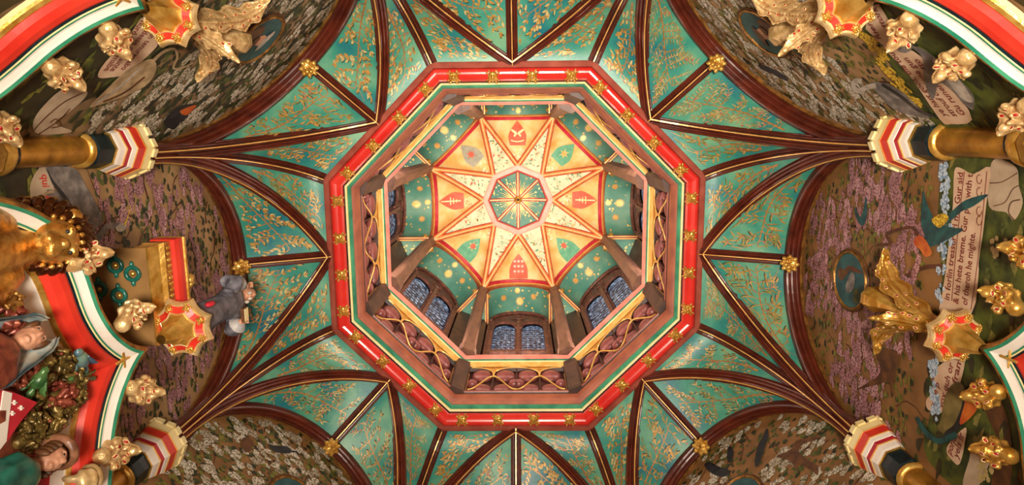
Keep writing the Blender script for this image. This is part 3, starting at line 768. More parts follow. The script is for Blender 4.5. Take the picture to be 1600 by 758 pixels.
# ------------------------------------------------------------------ columns with striped capitals
R_COL = 2.92
def column(kang, say):
    kn, kt = nt(kang); c = kn * R_COL
    root = empty('column', c + K*Z_FLOOR, label='slender gilt column with red and white striped octagonal capital at the %s' % say, cat='column', group='gilt columns in the room corners')
    b = -np.array(root.location)
    def lathe(prof, m, name, seg=8, parent=None, rot=22.5, smooth=False):
        V = []
        for r, z in prof:
            for k in range(seg):
                a = math.radians(kang + rot + 360*k/seg); V.append(c + r*np.array([math.cos(a), math.sin(a), 0]) + K*(z if z < 0 else z - .04))
        o = MB().add(V, grid_faces(len(prof), seg, True), m).build(name, parent or root, smooth)
        if parent is None: o.location = b
        return o
    lathe([(.092, Z_FLOOR), (.092, 4.09)], 'gold_shaft', 'shaft', 20, smooth=True)
    lathe([(.092,4.06),(.112,4.065),(.120,4.085),(.112,4.105),(.092,4.11)], 'gold', 'collar', 20, smooth=True)
    lathe([(.098,4.10),(.122,4.12),(.122,4.20),(.126,4.27)], 'dark_teal', 'necking')
    cap = lathe([(.126,4.265),(.136,4.262),(.138,4.275)], 'gold', 'capital')
    for pr, m, nm in (([(.138,4.272),(.146,4.290),(.155,4.335)], 'white_paint', 'white_band'), ([(.155,4.335),(.160,4.332),(.162,4.342)], 'gilt_line', 'gilt_fillet'),
                      ([(.162,4.342),(.167,4.375)], 'crimson', 'red_band'), ([(.167,4.375),(.172,4.38),(.180,4.415)], 'white_paint', 'white_band'),
                      ([(.180,4.415),(.184,4.414),(.186,4.422)], 'gilt_line', 'gilt_fillet'), ([(.186,4.422),(.192,4.47),(.194,4.49)], 'red_paint', 'red_band'),
                      ([(.194,4.49),(.199,4.488),(.201,4.50)], 'gilt_line', 'gilt_fillet'), ([(.201,4.50),(.206,4.55),(.206,4.57),(.05,4.575)], 'cream', 'abacus')):
        lathe(pr, m, nm, parent=cap)
    # merlons round the abacus
    for k in range(8):
        a = math.radians(kang + 45*k); d = np.array([math.cos(a), math.sin(a), 0]); e = np.array([-d[1], d[0], 0])
        for s in (-1, 1):
            mb = MB(); box(mb, c + d*.190 + e*s*.043 + K*4.545, d*.014, e*.030, K*.022, 'cream'); mb.build('merlon', cap)
    # lower annulet block
    lathe([(.10,3.36),(.125,3.38),(.132,3.41),(.125,3.44),(.118,3.45)], 'gold', 'lower_collar', 20, smooth=True)
    lathe([(.118,3.445),(.100,3.455),(.100,3.49)], 'dark_teal', 'lower_necking', 20)
    lathe([(.165,3.02),(.165,3.20),(.158,3.22)], 'white_paint', 'annulet')
    lathe([(.160,3.21),(.166,3.225),(.150,3.25)], 'crimson', 'annulet_line'); lathe([(.150,3.245),(.158,3.275),(.146,3.31),(.135,3.355),(.11,3.37)], 'gold', 'annulet_top')
    lathe([(.092,2.9),(.13,2.97),(.168,3.01),(.165,3.03)], 'gold', 'annulet_base')
    return root
for kang, say in ((-157.5, 'left, above the heron painting'), (-22.5, 'right, beside the grey cranes'), (157.5, 'lower left corner'), (22.5, 'lower right corner')): column(kang, say)

# ------------------------------------------------------------------ murals (flat paint on the wall planes)
def wpt(ang, u, z, d=0.004): return pol(ang, A_WALL - d, u, z)
def zp(ox, oy, sc, pts): return [(ox + x/sc, oy + y/sc) for x, y in pts]
def paint(ang, name, px, m, d, parent=None):
    P = [onw(x, y, ang, A_WALL - d) for x, y in px]
    return MB().add(P, [tuple(range(len(P)))], m).build(name, parent or WALL[ang])
def smooth_pts(pts, n=6, closed=False):
    pts = [np.array(p, float) for p in pts]; out = []; L = len(pts)
    rng = range(L if closed else L - 1)
    for i in rng:
        g = (lambda j: pts[j % L]) if closed else (lambda j: pts[max(0, min(L-1, j))])
        p0, p1, p2, p3 = g(i-1), g(i), g(i+1), g(i+2)
        for k in range(n):
            t = k/n; out.append(.5*((2*p1) + (-p0+p2)*t + (2*p0-5*p1+4*p2-p3)*t*t + (-p0+3*p1-3*p2+p3)*t**3))
    if not closed: out.append(pts[-1])
    return out
def shape(ang, name, px, m, d, parent=None): return paint(ang, name, smooth_pts(px, 4, True), m, d, parent)
def stroke_mb(mb, ang, px, wpx, m, d, taper=0.0):
    pts = smooth_pts(px, 5); V = []
    for i, p in enumerate(pts):
        t = pts[min(i+1, len(pts)-1)] - pts[max(i-1, 0)]; t = t/(np.hypot(*t)+1e-9); q = np.array([-t[1], t[0]]) * wpx/2 * (1 - taper*i/len(pts))
        for s in (1, -1): x, y = p + s*q; V.append(onw(x, y, ang, A_WALL - d))
    mb.add(V, [(2*i, 2*i+1, 2*i+3, 2*i+2) for i in range(len(pts)-1)], m)
def stroke(ang, name, px, wpx, m, d, parent=None, taper=0.0):
    mb = MB(); stroke_mb(mb, ang, px, wpx, m, d, taper); return mb.build(name, parent or WALL[ang])
def in_lunette(u, z, g=0.0): return z < 4.58 or (u/(1.11-g))**2 + ((z-4.58)/(1.46-g))**2 < 1
def field(ang, name, count, zlo, size, mats, d, seed, zhi=6.2, avoid=(), n=9, rough=.35, umax=1.12, elong=1.7, clump=None):
    R = random.Random(seed); mb = MB(); k = 0; tries = 0
    while k < count and tries < count*8:
        tries += 1; u = R.uniform(-umax, umax); z = R.uniform(zlo, zhi)
        if not in_lunette(u, z, .03): continue
        if any(((u-a)/b)**2 + ((z-c)/e)**2 < 1 for a, c, b, e in avoid): continue
        if clump and math.sin(u*clump + seed)*math.sin(z*clump*1.3 + seed*2) < -.35: continue
        k += 1; s = size * R.uniform(.6, 1.25); ph = R.uniform(0, 6.3); tl = R.uniform(-.35, .35); V = []
        for i in range(n):
            a = 2*math.pi*i/n + ph; r = s * (1 + R.uniform(-rough, rough)); x, y = r*elong*math.cos(a), r*math.sin(a)*.85
            V.append(wpt(ang, u + x*math.cos(tl) - y*math.sin(tl), z + x*math.sin(tl) + y*math.cos(tl), d + .0022*k/count))
        mb.add(V, [tuple(range(n))], R.choice(mats))
    if mb.f: tag(mb.build(name, WALL[ang]), kind='stuff')
def branches(ang, count, zlo, zhi, seed, d=.003):
    R = random.Random(seed); mb = MB()
    for i in range(count):
        u, z = R.uniform(-1, 1), R.uniform(zlo, zhi); a = R.uniform(0, 6.3); V = []; ok = 0; ww = R.uniform(.006, .014)
        for k in range(11):
            if not in_lunette(u, z, .06): break
            p = (u, z); a += R.uniform(-.45, .45); tx, ty = -math.sin(a)*ww*(1-k/13), math.cos(a)*ww*(1-k/13)
            V += [wpt(ang, u+tx, z+ty, d), wpt(ang, u-tx, z-ty, d)]; u += .05*math.cos(a); z += .05*math.sin(a); ok += 1
        if ok > 1: mb.add(V, [(2*j, 2*j+1, 2*j+3, 2*j+2) for j in range(ok-1)], 'branch')
    tag(mb.build('painted_twig', WALL[ang]), kind='stuff')
def text_on_wall(ang, s, p0, p1, h, m, d, parent):
    a = onw(p0[0], p0[1], ang, A_WALL - d); b = onw(p1[0], p1[1], ang, A_WALL - d)
    cu = bpy.data.curves.new('lettering', 'FONT'); cu.body = s; cu.size = 1.0; cu.resolution_u = 2; cu.offset = 0.022
    o = bpy.data.objects.new('tmp_text', cu); COL.objects.link(o); bpy.context.view_layer.update()
    me = bpy.data.meshes.new_from_object(o.evaluated_get(bpy.context.evaluated_depsgraph_get())); bpy.data.objects.remove(o)
    xs = [v.co.x for v in me.vertices]; W = max(xs) - min(xs); n, t = nt(ang)
    ex = (b - a); ey = nrm(np.cross(-n, nrm(ex)))
    if ey[2] < 0: ey = -ey
    me.materials.clear(); me.materials.append(MATS[m])
    for v in me.vertices:
        p = a + ex * (v.co.x - min(xs)) / W + ey * v.co.y * h / .72; v.co = Vector(p.tolist())
    me.name = 'lettering'; ob = bpy.data.objects.new('lettering', me); link(ob, parent); return ob
def medallion(ang, z=5.12, ru=.22, rz=.245, mode='bird', u0=0.0):
    root = MB().add([wpt(ang, u0 + ru*math.cos(q), z + rz*math.sin(q), .012) for q in np.linspace(0, 2*math.pi, 33)[:-1]], [tuple(range(32))], 'portrait_teal').build('medallion', WALL[ang])
    mb = MB(); tube(mb, [wpt(ang, u0 + (ru+.008)*math.cos(q), z + (rz+.008)*math.sin(q), .012) for q in np.linspace(0, 2*math.pi, 41)], .013, 'gold_dark', 6, False)
    tube(mb, [wpt(ang, u0 + (ru+.03)*math.cos(q), z + (rz+.03)*math.sin(q), .008) for q in np.linspace(0, 2*math.pi, 41)], .009, 'bird_brown', 6, False); mb.build('medallion_frame', root)
    def blob(cx, cz, a, b, m, d, rot=0):
        V = []
        for q in np.linspace(0, 2*math.pi, 17)[:-1]:
            x, y = a*math.cos(q), b*math.sin(q)*(1+.15*math.sin(3*q)); V.append(wpt(ang, u0 + cx + x*math.cos(rot) - y*math.sin(rot), z + cz + x*math.sin(rot) + y*math.cos(rot), d))
        MB().add(V, [tuple(range(16))], m).build('painted_figure', root)
    if mode == 'bird':
        blob(.02, -.02, .10, .055, 'bird_grey', .015, .5); blob(-.06, .06, .05, .03, 'bird_brown', .016, 1.1); blob(.10, -.12, .06, .05, 'leaf_green', .014); blob(-.02, .14, .05, .06, 'bird_brown', .014)
        blob(-.10, -.05, .02, .12, 'branch', .0145)
    else:
        blob(0, -.13, .12, .09, 'bird_brown', .015); blob(0, .0, .055, .07, 'skin', .017); blob(.01, .07, .11, .035, 'bird_brown' if mode == 'hat' else 'bird_light', .019, .2); blob(-.02, -.06, .05, .03, 'bird_brown', .020)

# --- right wall
a = 0
shape(a, 'painted_meadow', [(1478,262),(1600,240),(1640,500),(1600,700),(1560,800),(1450,720),(1455,640),(1468,560),(1475,470),(1470,400)], 'mural_green', .002)
field(a, 'grass_tuft', 260, 2.9, .03, ['mural_dark', 'leaf_green', 'mural_green', 'leaf_olive'], .0035, 5, zhi=4.1, n=5, rough=.5, elong=2.2)
field(a, 'painted_leaf', 1300, 4.2, .017, ['leaf_green', 'leaf_dark', 'leaf_mid', 'leaf_mid'], .004, 11, n=6, avoid=((0,5.12,.24,.26),), elong=1.3)
branches(a, 26, 4.3, 5.9, 3)
field(a, 'painted_blossom', 520, 4.25, .032, ['blossom_pink', 'blossom_mauve', 'blossom_mauve'], .006, 21, avoid=((0,5.12,.25,.28),), elong=1.8, n=13, rough=.32, clump=4.0)
mb = MB(); R = random.Random(4)
for i in range(120):
    y = R.uniform(255, 660); x = 1467 + 4*math.sin(y*.02) - (6 if y > 560 else 0) + (10 if y < 380 else 0) + R.uniform(-6, 6)
    if 470 < y < 520: continue
    P0 = onw(x, y, a, A_WALL - .0085 - .00002*i); n_, t_ = nt(a); s = R.uniform(.012, .026)
    mb.add([P0 + t_*s*1.2*math.cos(q) + K*s*math.sin(q)*(1+.3*math.sin(3*q)) for q in np.linspace(0, 6.28, 9)[:-1]], [tuple(range(8))], 'blossom_blue')
tag(mb.build('blue_flower_band', WALL[a]), kind='stuff')
sc = paint(a, 'painted_scroll', smooth_pts([(1491,268),(1500,262),(1521,272),(1547,261),(1542,311),(1536,363),(1529,410),(1529,428),(1518,490),(1470,490),(1472,460),(1477,428),(1480,400),(1485,360),(1489,318)], 3, True), 'scroll', .009)
for s, p0, p1 in (('in forlin tressur tri m   Gur sid', (1483,470), (1505,270)), ('& his hete breme. Gur p    with t', (1497,476), (1520,272)), ('of theroh he mighte.', (1511,478), (1524,364))): text_on_wall(a, s, p0, p1, .052, 'scroll_ink', .0105, sc)
mb = MB()
for p in (((1487,470),(1493,400),(1502,310),(1507,268)), ((1517,484),(1526,420),(1533,360),(1542,268))): stroke_mb(mb, a, p, 1.2, 'scroll_ink', .0104)
for y0 in (280, 300, 330, 345): stroke_mb(mb, a, [(1530 + 4*math.cos(q), y0 + 7*math.sin(q)) for q in np.linspace(0, 5.2, 8)], 1.3, 'scroll_ink', .0105)
tag(mb.build('scroll_border', sc), kind='stuff')
shape(a, 'scroll_curl', [(1547,262),(1560,248),(1588,262),(1592,290),(1598,318),(1585,344),(1572,332),(1545,322)], 'scroll_back', .008)
sc2 = shape(a, 'painted_scroll', [(1467,572),(1506,556),(1500,600),(1484,640),(1466,645),(1450,640),(1447,626),(1456,612)], 'scroll', .008)
for s, p0, p1 in (('sone p', (1459,640), (1468,600)), ('vox quh or', (1473,640), (1490,570)), ('the fram', (1487,636), (1503,562))): text_on_wall(a, s, p0, p1, .05, 'scroll_ink', .0095, sc2)
sc3 = shape(a, 'painted_scroll', [(1479,700),(1508,668),(1508,690),(1500,724),(1490,722)], 'scroll', .008)
for s, p0, p1 in (('poriu', (1486,712), (1494,686)), ('yels fr', (1497,718), (1506,680))): text_on_wall(a, s, p0, p1, .05, 'scroll_ink', .0095, sc3)
Z = lambda pts: zp(1200, 240, 2.915, pts)
bird = shape(a, 'painted_kingfisher', Z([(700,310),(760,308),(830,335),(890,345),(830,385),(760,420),(728,420),(712,370)]), 'bird_teal', .012)
shape(a, 'breast', Z([(664,395),(690,372),(722,400),(738,432),(745,458),(715,470),(690,435),(672,422)]), 'bird_orange', .0125, bird)
shape(a, 'wing', Z([(708,168),(725,230),(752,295),(730,325),(698,322),(700,250)]), 'bird_teal', .013, bird)
shape(a, 'tail', Z([(760,312),(830,268),(900,212),(1003,186),(935,240),(880,265),(820,318),(775,340)]), 'bird_teal', .0132, bird)
shape(a, 'rump', Z([(745,300),(800,272),(822,298),(780,338)]), 'blossom_yellow', .0134, bird)
shape(a, 'painted_swallow', Z([(395,245),(425,288),(446,195),(450,282),(430,330),(402,292)]), 'bird_teal', .012)
stroke(a, 'painted_branch', Z([(500,415),(560,410),(540,370),(600,345),(660,340),(690,390)]), 5, 'branch', .0115)
stroke(a, 'painted_branch', Z([(630,560),(680,530),(740,515),(810,515)]), 7, 'branch', .0072)
Z = lambda pts: zp(1220, 440, 3.79, pts)
an = shape(a, 'painted_squirrel', Z([(450,640),(560,572),(592,520),(570,440),(620,398),(690,418),(692,500),(672,580),(660,690),(640,600),(560,612)]), 'bird_brown', .012)
Z = lambda pts: zp(1420, 570, 4.03, pts)
dk = shape(a, 'painted_duck', Z([(200,345),(180,400),(230,432),(292,380),(342,240),(352,150),(300,108),(235,180)]), 'bird_olive', .012)
shape(a, 'wing', Z([(352,130),(372,250),(380,320),(320,400),(245,490),(225,425),(285,375),(335,250)]), 'bird_black', .0125, dk)
shape(a, 'breast', Z([(362,168),(430,200),(424,290),(345,370),(320,360),(350,250)]), 'bird_orange', .013, dk)
stroke(a, 'neck', Z([(300,440),(230,470),(180,480),(120,440),(75,380),(50,330)]), 11, 'bird_teal', .0128, dk, .5)
shape(a, 'painted_rock', Z([(440,180),(560,200),(640,420),(640,760),(520,760),(560,500),(520,380)]), 'bird_brown', .005)
shape(a, 'scroll_curl', Z([(400,520),(480,500),(520,560),(500,640),(440,760),(340,760),(380,600)]), 'scroll_back', .006)
mb = MB(); R = random.Random(8)
for c, sp, k in (((1560,385), 16, 16), ((1540,735), 16, 22)):
    for i in range(k):
        p = onw(c[0] + R.uniform(-sp, sp)*.7, c[1] + R.uniform(-sp, sp), a, A_WALL - .009 - .00003*i); n_, t_ = nt(a)
        mb.add([p + .016*(t_*math.cos(q) + K*math.sin(q)) for q in np.linspace(0, 6.28, 7)[:-1]], [tuple(range(6))], 'leaf_pale')
tag(mb.build('yellow_flower', WALL[a]), kind='stuff')
medallion(a)

# --- left wall
a = 180
shape(a, 'painted_meadow', [(0,250),(70,262),(90,330),(120,400),(60,420),(0,420),(-60,330)], 'mural_dark', .002)
field(a, 'painted_leaf', 1300, 3.7, .021, ['leaf_green', 'leaf_dark', 'leaf_dark'], .004, 12, n=6, elong=1.2)
branches(a, 22, 4.0, 5.9, 13)
field(a, 'painted_blossom', 420, 3.75, .034, ['blossom_mauve', 'blossom_pink', 'blossom_mauve'], .006, 22, elong=1.9, n=13, rough=.32, clump=4.5)
Z = lambda pts: zp(60, 250, 4.46, pts)
sc = shape(a, 'painted_scroll', Z([(10,50),(70,50),(110,200),(150,330),(100,420),(0,420),(-60,200)]), 'scroll_back', .008)
text_on_wall(a, 'qui', Z([(22,100)])[0], Z([(30,190)])[0], .06, 'red_paint', .0095, sc); text_on_wall(a, 'ii', Z([(40,250)])[0], Z([(44,300)])[0], .06, 'red_paint', .0095, sc)
hr = shape(a, 'painted_heron', Z([(60,50),(250,58),(330,180),(400,300),(442,420),(400,485),(330,505),(230,340),(110,180),(76,110)]), 'bird_grey', .012)
shape(a, 'dark_wing_edge', Z([(60,60),(110,150),(200,260),(300,440),(330,500),(230,340),(120,200),(85,140)]), 'bird_black', .0124, hr)  # black strip along the edge of the heron's wing
stroke(a, 'neck', Z([(60,230),(120,240),(190,350),(280,520),(380,570),(440,510),(480,465),(540,458),(585,470)]), 10, 'bird_grey', .0128, hr)
shape(a, 'head', Z([(540,470),(590,440),(612,458),(600,490),(560,500)]), 'bird_light', .0132, hr)
stroke(a, 'beak', Z([(600,455),(630,380),(640,310)]), 3, 'blossom_yellow', .0134, hr, .8)
stroke(a, 'leg', Z([(110,220),(50,235),(0,300)]), 4, 'bird_beige', .0134, hr); stroke(a, 'leg', Z([(120,330),(60,345),(0,350)]), 4, 'bird_beige', .0134, hr)

# --- upper left wall
a = -135
shape(a, 'painted_meadow', [(0,110),(130,20),(230,0),(290,50),(230,110),(150,150),(60,190),(0,215)], 'mural_dark', .002)
field(a, 'painted_leaf', 1900, 3.9, .026, ['leaf_dark', 'leaf_dark', 'leaf_green'], .004, 14, n=6, avoid=((0,5.12,.26,.28),), elong=1.4)
branches(a, 20, 4.2, 5.9, 33)
field(a, 'painted_blossom', 380, 4.0, .036, ['blossom_white', 'blossom_grey', 'blossom_grey'], .006, 24, avoid=((0,5.12,.27,.30), (-.2,4.1,.35,.35)), elong=1.6, n=13, rough=.34)
medallion(a, mode='cap')
sc = paint(a, 'painted_scroll', smooth_pts([(154,121),(158,106),(183,76),(208,47),(226,26),(252,60),(216,101),(193,117),(173,121)], 3, True), 'scroll', .010)
for s, p0, p1 in (('an tenures abo', (238,51), (188,109)), ('odesse of Dainte', (230,42), (171,111)), ('nurd e luys mabe', (220,32), (161,111))): text_on_wall(a, s, p0, p1, .055, 'scroll_ink', .0115, sc)
Z = lambda pts: zp(0, 0, 2.915, pts)
hr = shape(a, 'painted_crane', Z([(410,485),(500,392),(590,312),(690,268),(712,320),(662,392),(560,442),(470,472)]), 'bird_beige', .013)
stroke(a, 'neck', Z([(690,285),(740,240),(790,222),(808,258),(790,310),(835,308),(880,285)]), 5, 'bird_beige', .0135, hr, .5)
stroke(a, 'wing_line', Z([(440,470),(540,400),(640,310)]), 3, 'bird_light', .0136, hr); stroke(a, 'wing_line', Z([(470,465),(570,420),(660,350)]), 3, 'bird_brown', .0136, hr)
shape(a, 'scroll_curl', Z([(150,560),(200,480),(300,400),(400,420),(330,500),(250,560),(330,600),(180,612)]), 'scroll_back', .008)
shape(a, 'painted_bird', Z([(745,560),(800,490),(890,475),(860,520),(820,560),(790,590)]), 'bird_black', .012); shape(a, 'painted_bird', Z([(820,505),(895,478),(850,525)]), 'bird_orange', .0125)

# --- upper right wall
a = -45
shape(a, 'painted_meadow', [(1345,40),(1380,0),(1480,30),(1600,140),(1600,215),(1540,200),(1460,205),(1420,160),(1390,100)], 'mural_green', .002)
field(a, 'painted_leaf', 1300, 4.0, .020, ['leaf_green', 'leaf_mid', 'leaf_mid', 'leaf_dark'], .004, 15, n=6, avoid=((0,5.12,.26,.28),), elong=1.4)
branches(a, 30, 4.2, 5.9, 35)
field(a, 'painted_blossom', 460, 4.1, .034, ['blossom_white', 'blossom_white', 'blossom_grey'], .006, 25, avoid=((0,5.12,.27,.30), (.35,4.2,.4,.3)), elong=1.6, n=13, rough=.34)
medallion(a, mode='hat')
mb = MB(); R = random.Random(9)
for i in range(170):
    t_ = R.random(); x = 1335 + 50*t_ if i % 2 else 1370 + 65*t_; y = 45 + 45*t_ if i % 2 else 92 + 75*t_
    p = onw(x + R.uniform(-6, 6), y + R.uniform(-6, 6), a, A_WALL - .0085 - .00001*i); n2, t2 = nt(a); s = R.uniform(.01, .022)
    mb.add([p + s*(t2*math.cos(q)*1.4 + K*math.sin(q)) for q in np.linspace(0, 6.28, 7)[:-1]], [tuple(range(6))], 'blossom_yellow')
tag(mb.build('yellow_flower', WALL[a]), kind='stuff')
sc = paint(a, 'painted_scroll', [(1360,10),(1352,45),(1378,70),(1425,70),(1425,58),(1400,50),(1373,6)], 'scroll', .009)
for s, p0, p1 in (('fuer', (1378,62), (1360,34)), ('stork', (1386,44), (1368,10)), ('Gve S', (1412,66), (1392,50))): text_on_wall(a, s, p0, p1, .05, 'scroll_ink', .0105, sc)
sc = paint(a, 'painted_scroll', smooth_pts([(1379,72),(1420,116),(1468,186),(1486,194),(1519,187),(1489,137),(1441,90),(1407,71)], 3, True), 'scroll', .010)
for s, p0, p1 in (('ye hart goos, the tou', (1481,182), (1396,82)), ('strouf of hinne gun', (1496,182), (1418,90)), ('Gu runers     tto', (1510,180), (1434,92))): text_on_wall(a, s, p0, p1, .055, 'scroll_ink', .0115, sc)
Z = lambda pts: zp(1320, 0, 3.79, pts)
hr = shape(a, 'painted_heron', Z([(150,488),(260,500),(360,560),(440,640),(525,692),(440,692),(350,672),(280,640),(200,562)]), 'bird_grey', .013)
stroke(a, 'neck', Z([(100,482),(62,480),(50,512),(80,538),(130,518),(185,505)]), 8, 'bird_light', .0135, hr)
stroke(a, 'wing_line', Z([(220,500),(330,570),(430,650),(520,690)]), 5, 'bird_black', .0136, hr)
cr = shape(a, 'painted_crane', Z([(380,270),(460,290),(560,360),(650,440),(758,560),(758,650),(700,610),(640,540),(560,490),(520,592),(470,470),(462,350),(420,300)]), 'bird_grey', .014)
shape(a, 'wing', Z([(520,350),(600,400),(700,500),(758,600),(700,590),(620,500),(560,430)]), 'bird_light', .0144, cr)
stroke(a, 'neck', Z([(400,280),(350,268),(320,285),(350,300),(385,290)]), 7, 'bird_grey', .0145, cr)
shape(a, 'painted_swallow', zp(1060, 0, 3.79, [(470,385),(540,400),(640,455),(640,480),(560,440),(500,415)]), 'bird_black', .012)

for a_, sd_ in ((-135, 61), (-45, 62), (180, 63)):
    field(a_, 'grass_tuft', 220, 3.05, .026, ['leaf_green', 'leaf_mid', 'leaf_dark', 'mural_green'], .0032, sd_, zhi=3.95, n=5, rough=.5, elong=2.4)
mb = MB(); stroke_mb(mb, 0, [(1585,344),(1576,332),(1580,316),(1594,312)], 2, 'bird_brown', .0086); stroke_mb(mb, 0, [(1546,286),(1566,284),(1590,270)], 1.5, 'bird_brown', .0086); stroke_mb(mb, 0, [(1552,322),(1570,316),(1582,296),(1592,290)], 1.5, 'bird_brown', .0086); tag(mb.build('scroll_curl_line', WALL[0]), kind='stuff')  # brown spiral strokes drawn on the scroll curls
mb = MB()
for p in ([(52,205),(70,185),(100,160),(130,145)], [(60,210),(90,190),(110,170)], [(80,200),(95,196),(88,186),(78,192)]): stroke_mb(mb, -135, p, 1.8, 'bird_brown', .0088)
tag(mb.build('scroll_curl_line', WALL[-135]), kind='stuff')
# --- lower left and lower right walls
for a, sd, mode in ((135, 41, 'cap'), (45, 51, 'hat')):
    field(a, 'painted_leaf', 1500 if a == 135 else 900, 4.2, .022, ['leaf_green', 'leaf_dark', 'leaf_mid'] if a == 135 else ['leaf_green', 'mural_green', 'leaf_dark'], .004, sd, n=6, avoid=((0,5.12,.26,.28),), elong=1.2)
    branches(a, 34, 4.3, 5.9, sd + 1)
    field(a, 'painted_blossom', 430 if a == 135 else 300, 4.25, .036, ['blossom_white', 'blossom_grey'], .006, sd + 2, avoid=((0,5.12,.27,.30),), elong=1.25, n=12, rough=.3, clump=None if a == 135 else 3.4)
    medallion(a, mode=mode)
Z = lambda pts: zp(280, 640, 5.714, pts)
bb = shape(135, 'painted_blackbird', Z([(800,310),(850,322),(960,330),(1008,375),(960,392),(860,378),(815,348)]), 'bird_black', .012); stroke(135, 'tail', Z([(1000,372),(1050,380),(1062,410)]), 2.5, 'bird_black', .0125, bb)
shape(135, 'painted_owl', Z([(560,262),(620,250),(662,290),(640,362),(600,382),(560,340)]), 'bird_brown', .012)
Z = lambda pts: zp(1050, 640, 5.333, pts)
shape(45, 'painted_blackbird', Z([(270,455),(330,445),(400,480),(472,500),(460,552),(380,556),(300,510)]), 'bird_black', .012)
shape(45, 'painted_magpie', Z([(790,158),(802,230),(765,340),(722,460),(690,462),(708,320),(750,240)]), 'bird_black', .012)
shape(45, 'painted_finch', Z([(480,300),(512,350),(500,425),(470,440),(458,380)]), 'bird_black', .012)
shape(45, 'painted_swallow', Z([(870,390),(980,340),(1040,260),(1200,230),(1245,240),(1090,290),(1062,360),(1150,430),(1212,470),(1212,545),(1150,500),(1045,452),(1060,535),(985,432)]), 'bird_brown', .012)

# ------------------------------------------------------------------ ogee hood arches, pedestals, finials
OGEE = [(0,3.46),(.05,3.36),(.12,3.27),(.22,3.18),(.36,3.105),(.52,3.06),(.68,3.0),(.82,2.88),(.93,2.68),(1.0,2.42),(1.02,2.1),(1.02,1.4),(1.02,-1.5)]
def ogee_path(dz=0.0, us=1.0):
    h = [p for p in smooth_pts(OGEE, 4)]; L = [(-p[0]*us, p[1]+dz) for p in h[::-1]]; return L[:-1] + [(p[0]*us, p[1]+dz) for p in h]
BANDS = [('gold_edge', [(.10,-.012),(.02,-.014),(.0,0),(-.002,.016)], 'gold_dark'), ('teal_line', [(-.002,.016),(.008,.030)], 'green_line'), ('white_band', [(.008,.030),(.016,.040),(.028,.060),(.03,.070)], 'white_paint'),
         ('teal_line', [(.03,.070),(.032,.080)], 'green_line'), ('cream_line', [(.032,.080),(.036,.086)], 'cream'), ('teal_line', [(.036,.086),(.044,.094)], 'dark_teal'),
         ('red_band', [(.044,.094),(.040,.110),(.046,.140),(.066,.172),(.09,.190)], 'red_paint'), ('gold_line', [(.09,.190),(.088,.200),(.10,.214),(.112,.218)], 'gold'), ('cream_line', [(.112,.218),(.126,.235)], 'cream')]
BANDS_L = BANDS[:-1] + [('white_band', [(.105,.214),(.108,.225),(.112,.31)], 'white_paint'), ('crimson_line', [(.112,.31),(.12,.34),(.16,.36)], 'crimson')]
def arch(ang, A, say, bands=BANDS, dz=0.0, us=1.0, back=.128):
    n, t = nt(ang); root = empty('ogee_arch', pol(ang, A, 0, Z_FLOOR), label=say, cat='arch'); b = -np.array(root.location)
    P2 = ogee_path(dz, us); half = [np.array(p) for p in P2[len(P2)//2:]]
    def offset(nn, M=90):
        q = []
        for i in range(len(half)):
            a_, c_ = half[max(i-1, 0)], half[min(i+1, len(half)-1)]; tv = (c_ - a_)/(np.hypot(*(c_ - a_)) + 1e-9)
            q.append(half[i] + nn*np.array([tv[1], -tv[0]]))
        k = max([i for i in range(len(q)) if q[i][0] < 0 and i < 30] + [-1])
        if k >= 0:
            f = -q[k][0]/(q[k+1][0] - q[k][0]); q = [q[k]*(1-f) + q[k+1]*f] + q[k+1:]
        else:
            d0 = q[0] - q[1]; f = q[0][0]/(-d0[0]) if d0[0] < -1e-6 else 0; q = [q[0] + d0*min(f, 3)] + q
        q[0] = np.array([0.0, q[0][1]]); Ls = np.r_[0, np.cumsum([np.hypot(*(q[i+1]-q[i])) for i in range(len(q)-1)])]
        w_ = Ls[-1]*np.linspace(0, 1, M)**1.25
        r = [np.array([np.interp(x, Ls, [p[0] for p in q]), np.interp(x, Ls, [p[1] for p in q])]) for x in w_]
        return [np.array([-p[0], p[1]]) for p in r[::-1]][:-1] + r
    def band(pr, m, nm):
        cols = [offset(nn) for _, nn in pr]; V = []
        for i in range(len(cols[0])):
            for k, (dd, _) in enumerate(pr): V.append(pol(ang, A + dd, cols[k][i][0], cols[k][i][1]))
        o = MB().add(V, grid_faces(len(cols[0]), len(pr)), m).build(nm, root); o.location = b
    for nm, pr, m in bands: band(pr, m, nm)
    band([(.10,-.012),(back,-.012)], 'gold_dark', 'arch_back')
    return root, P2, b
LEAFCACHE = {}
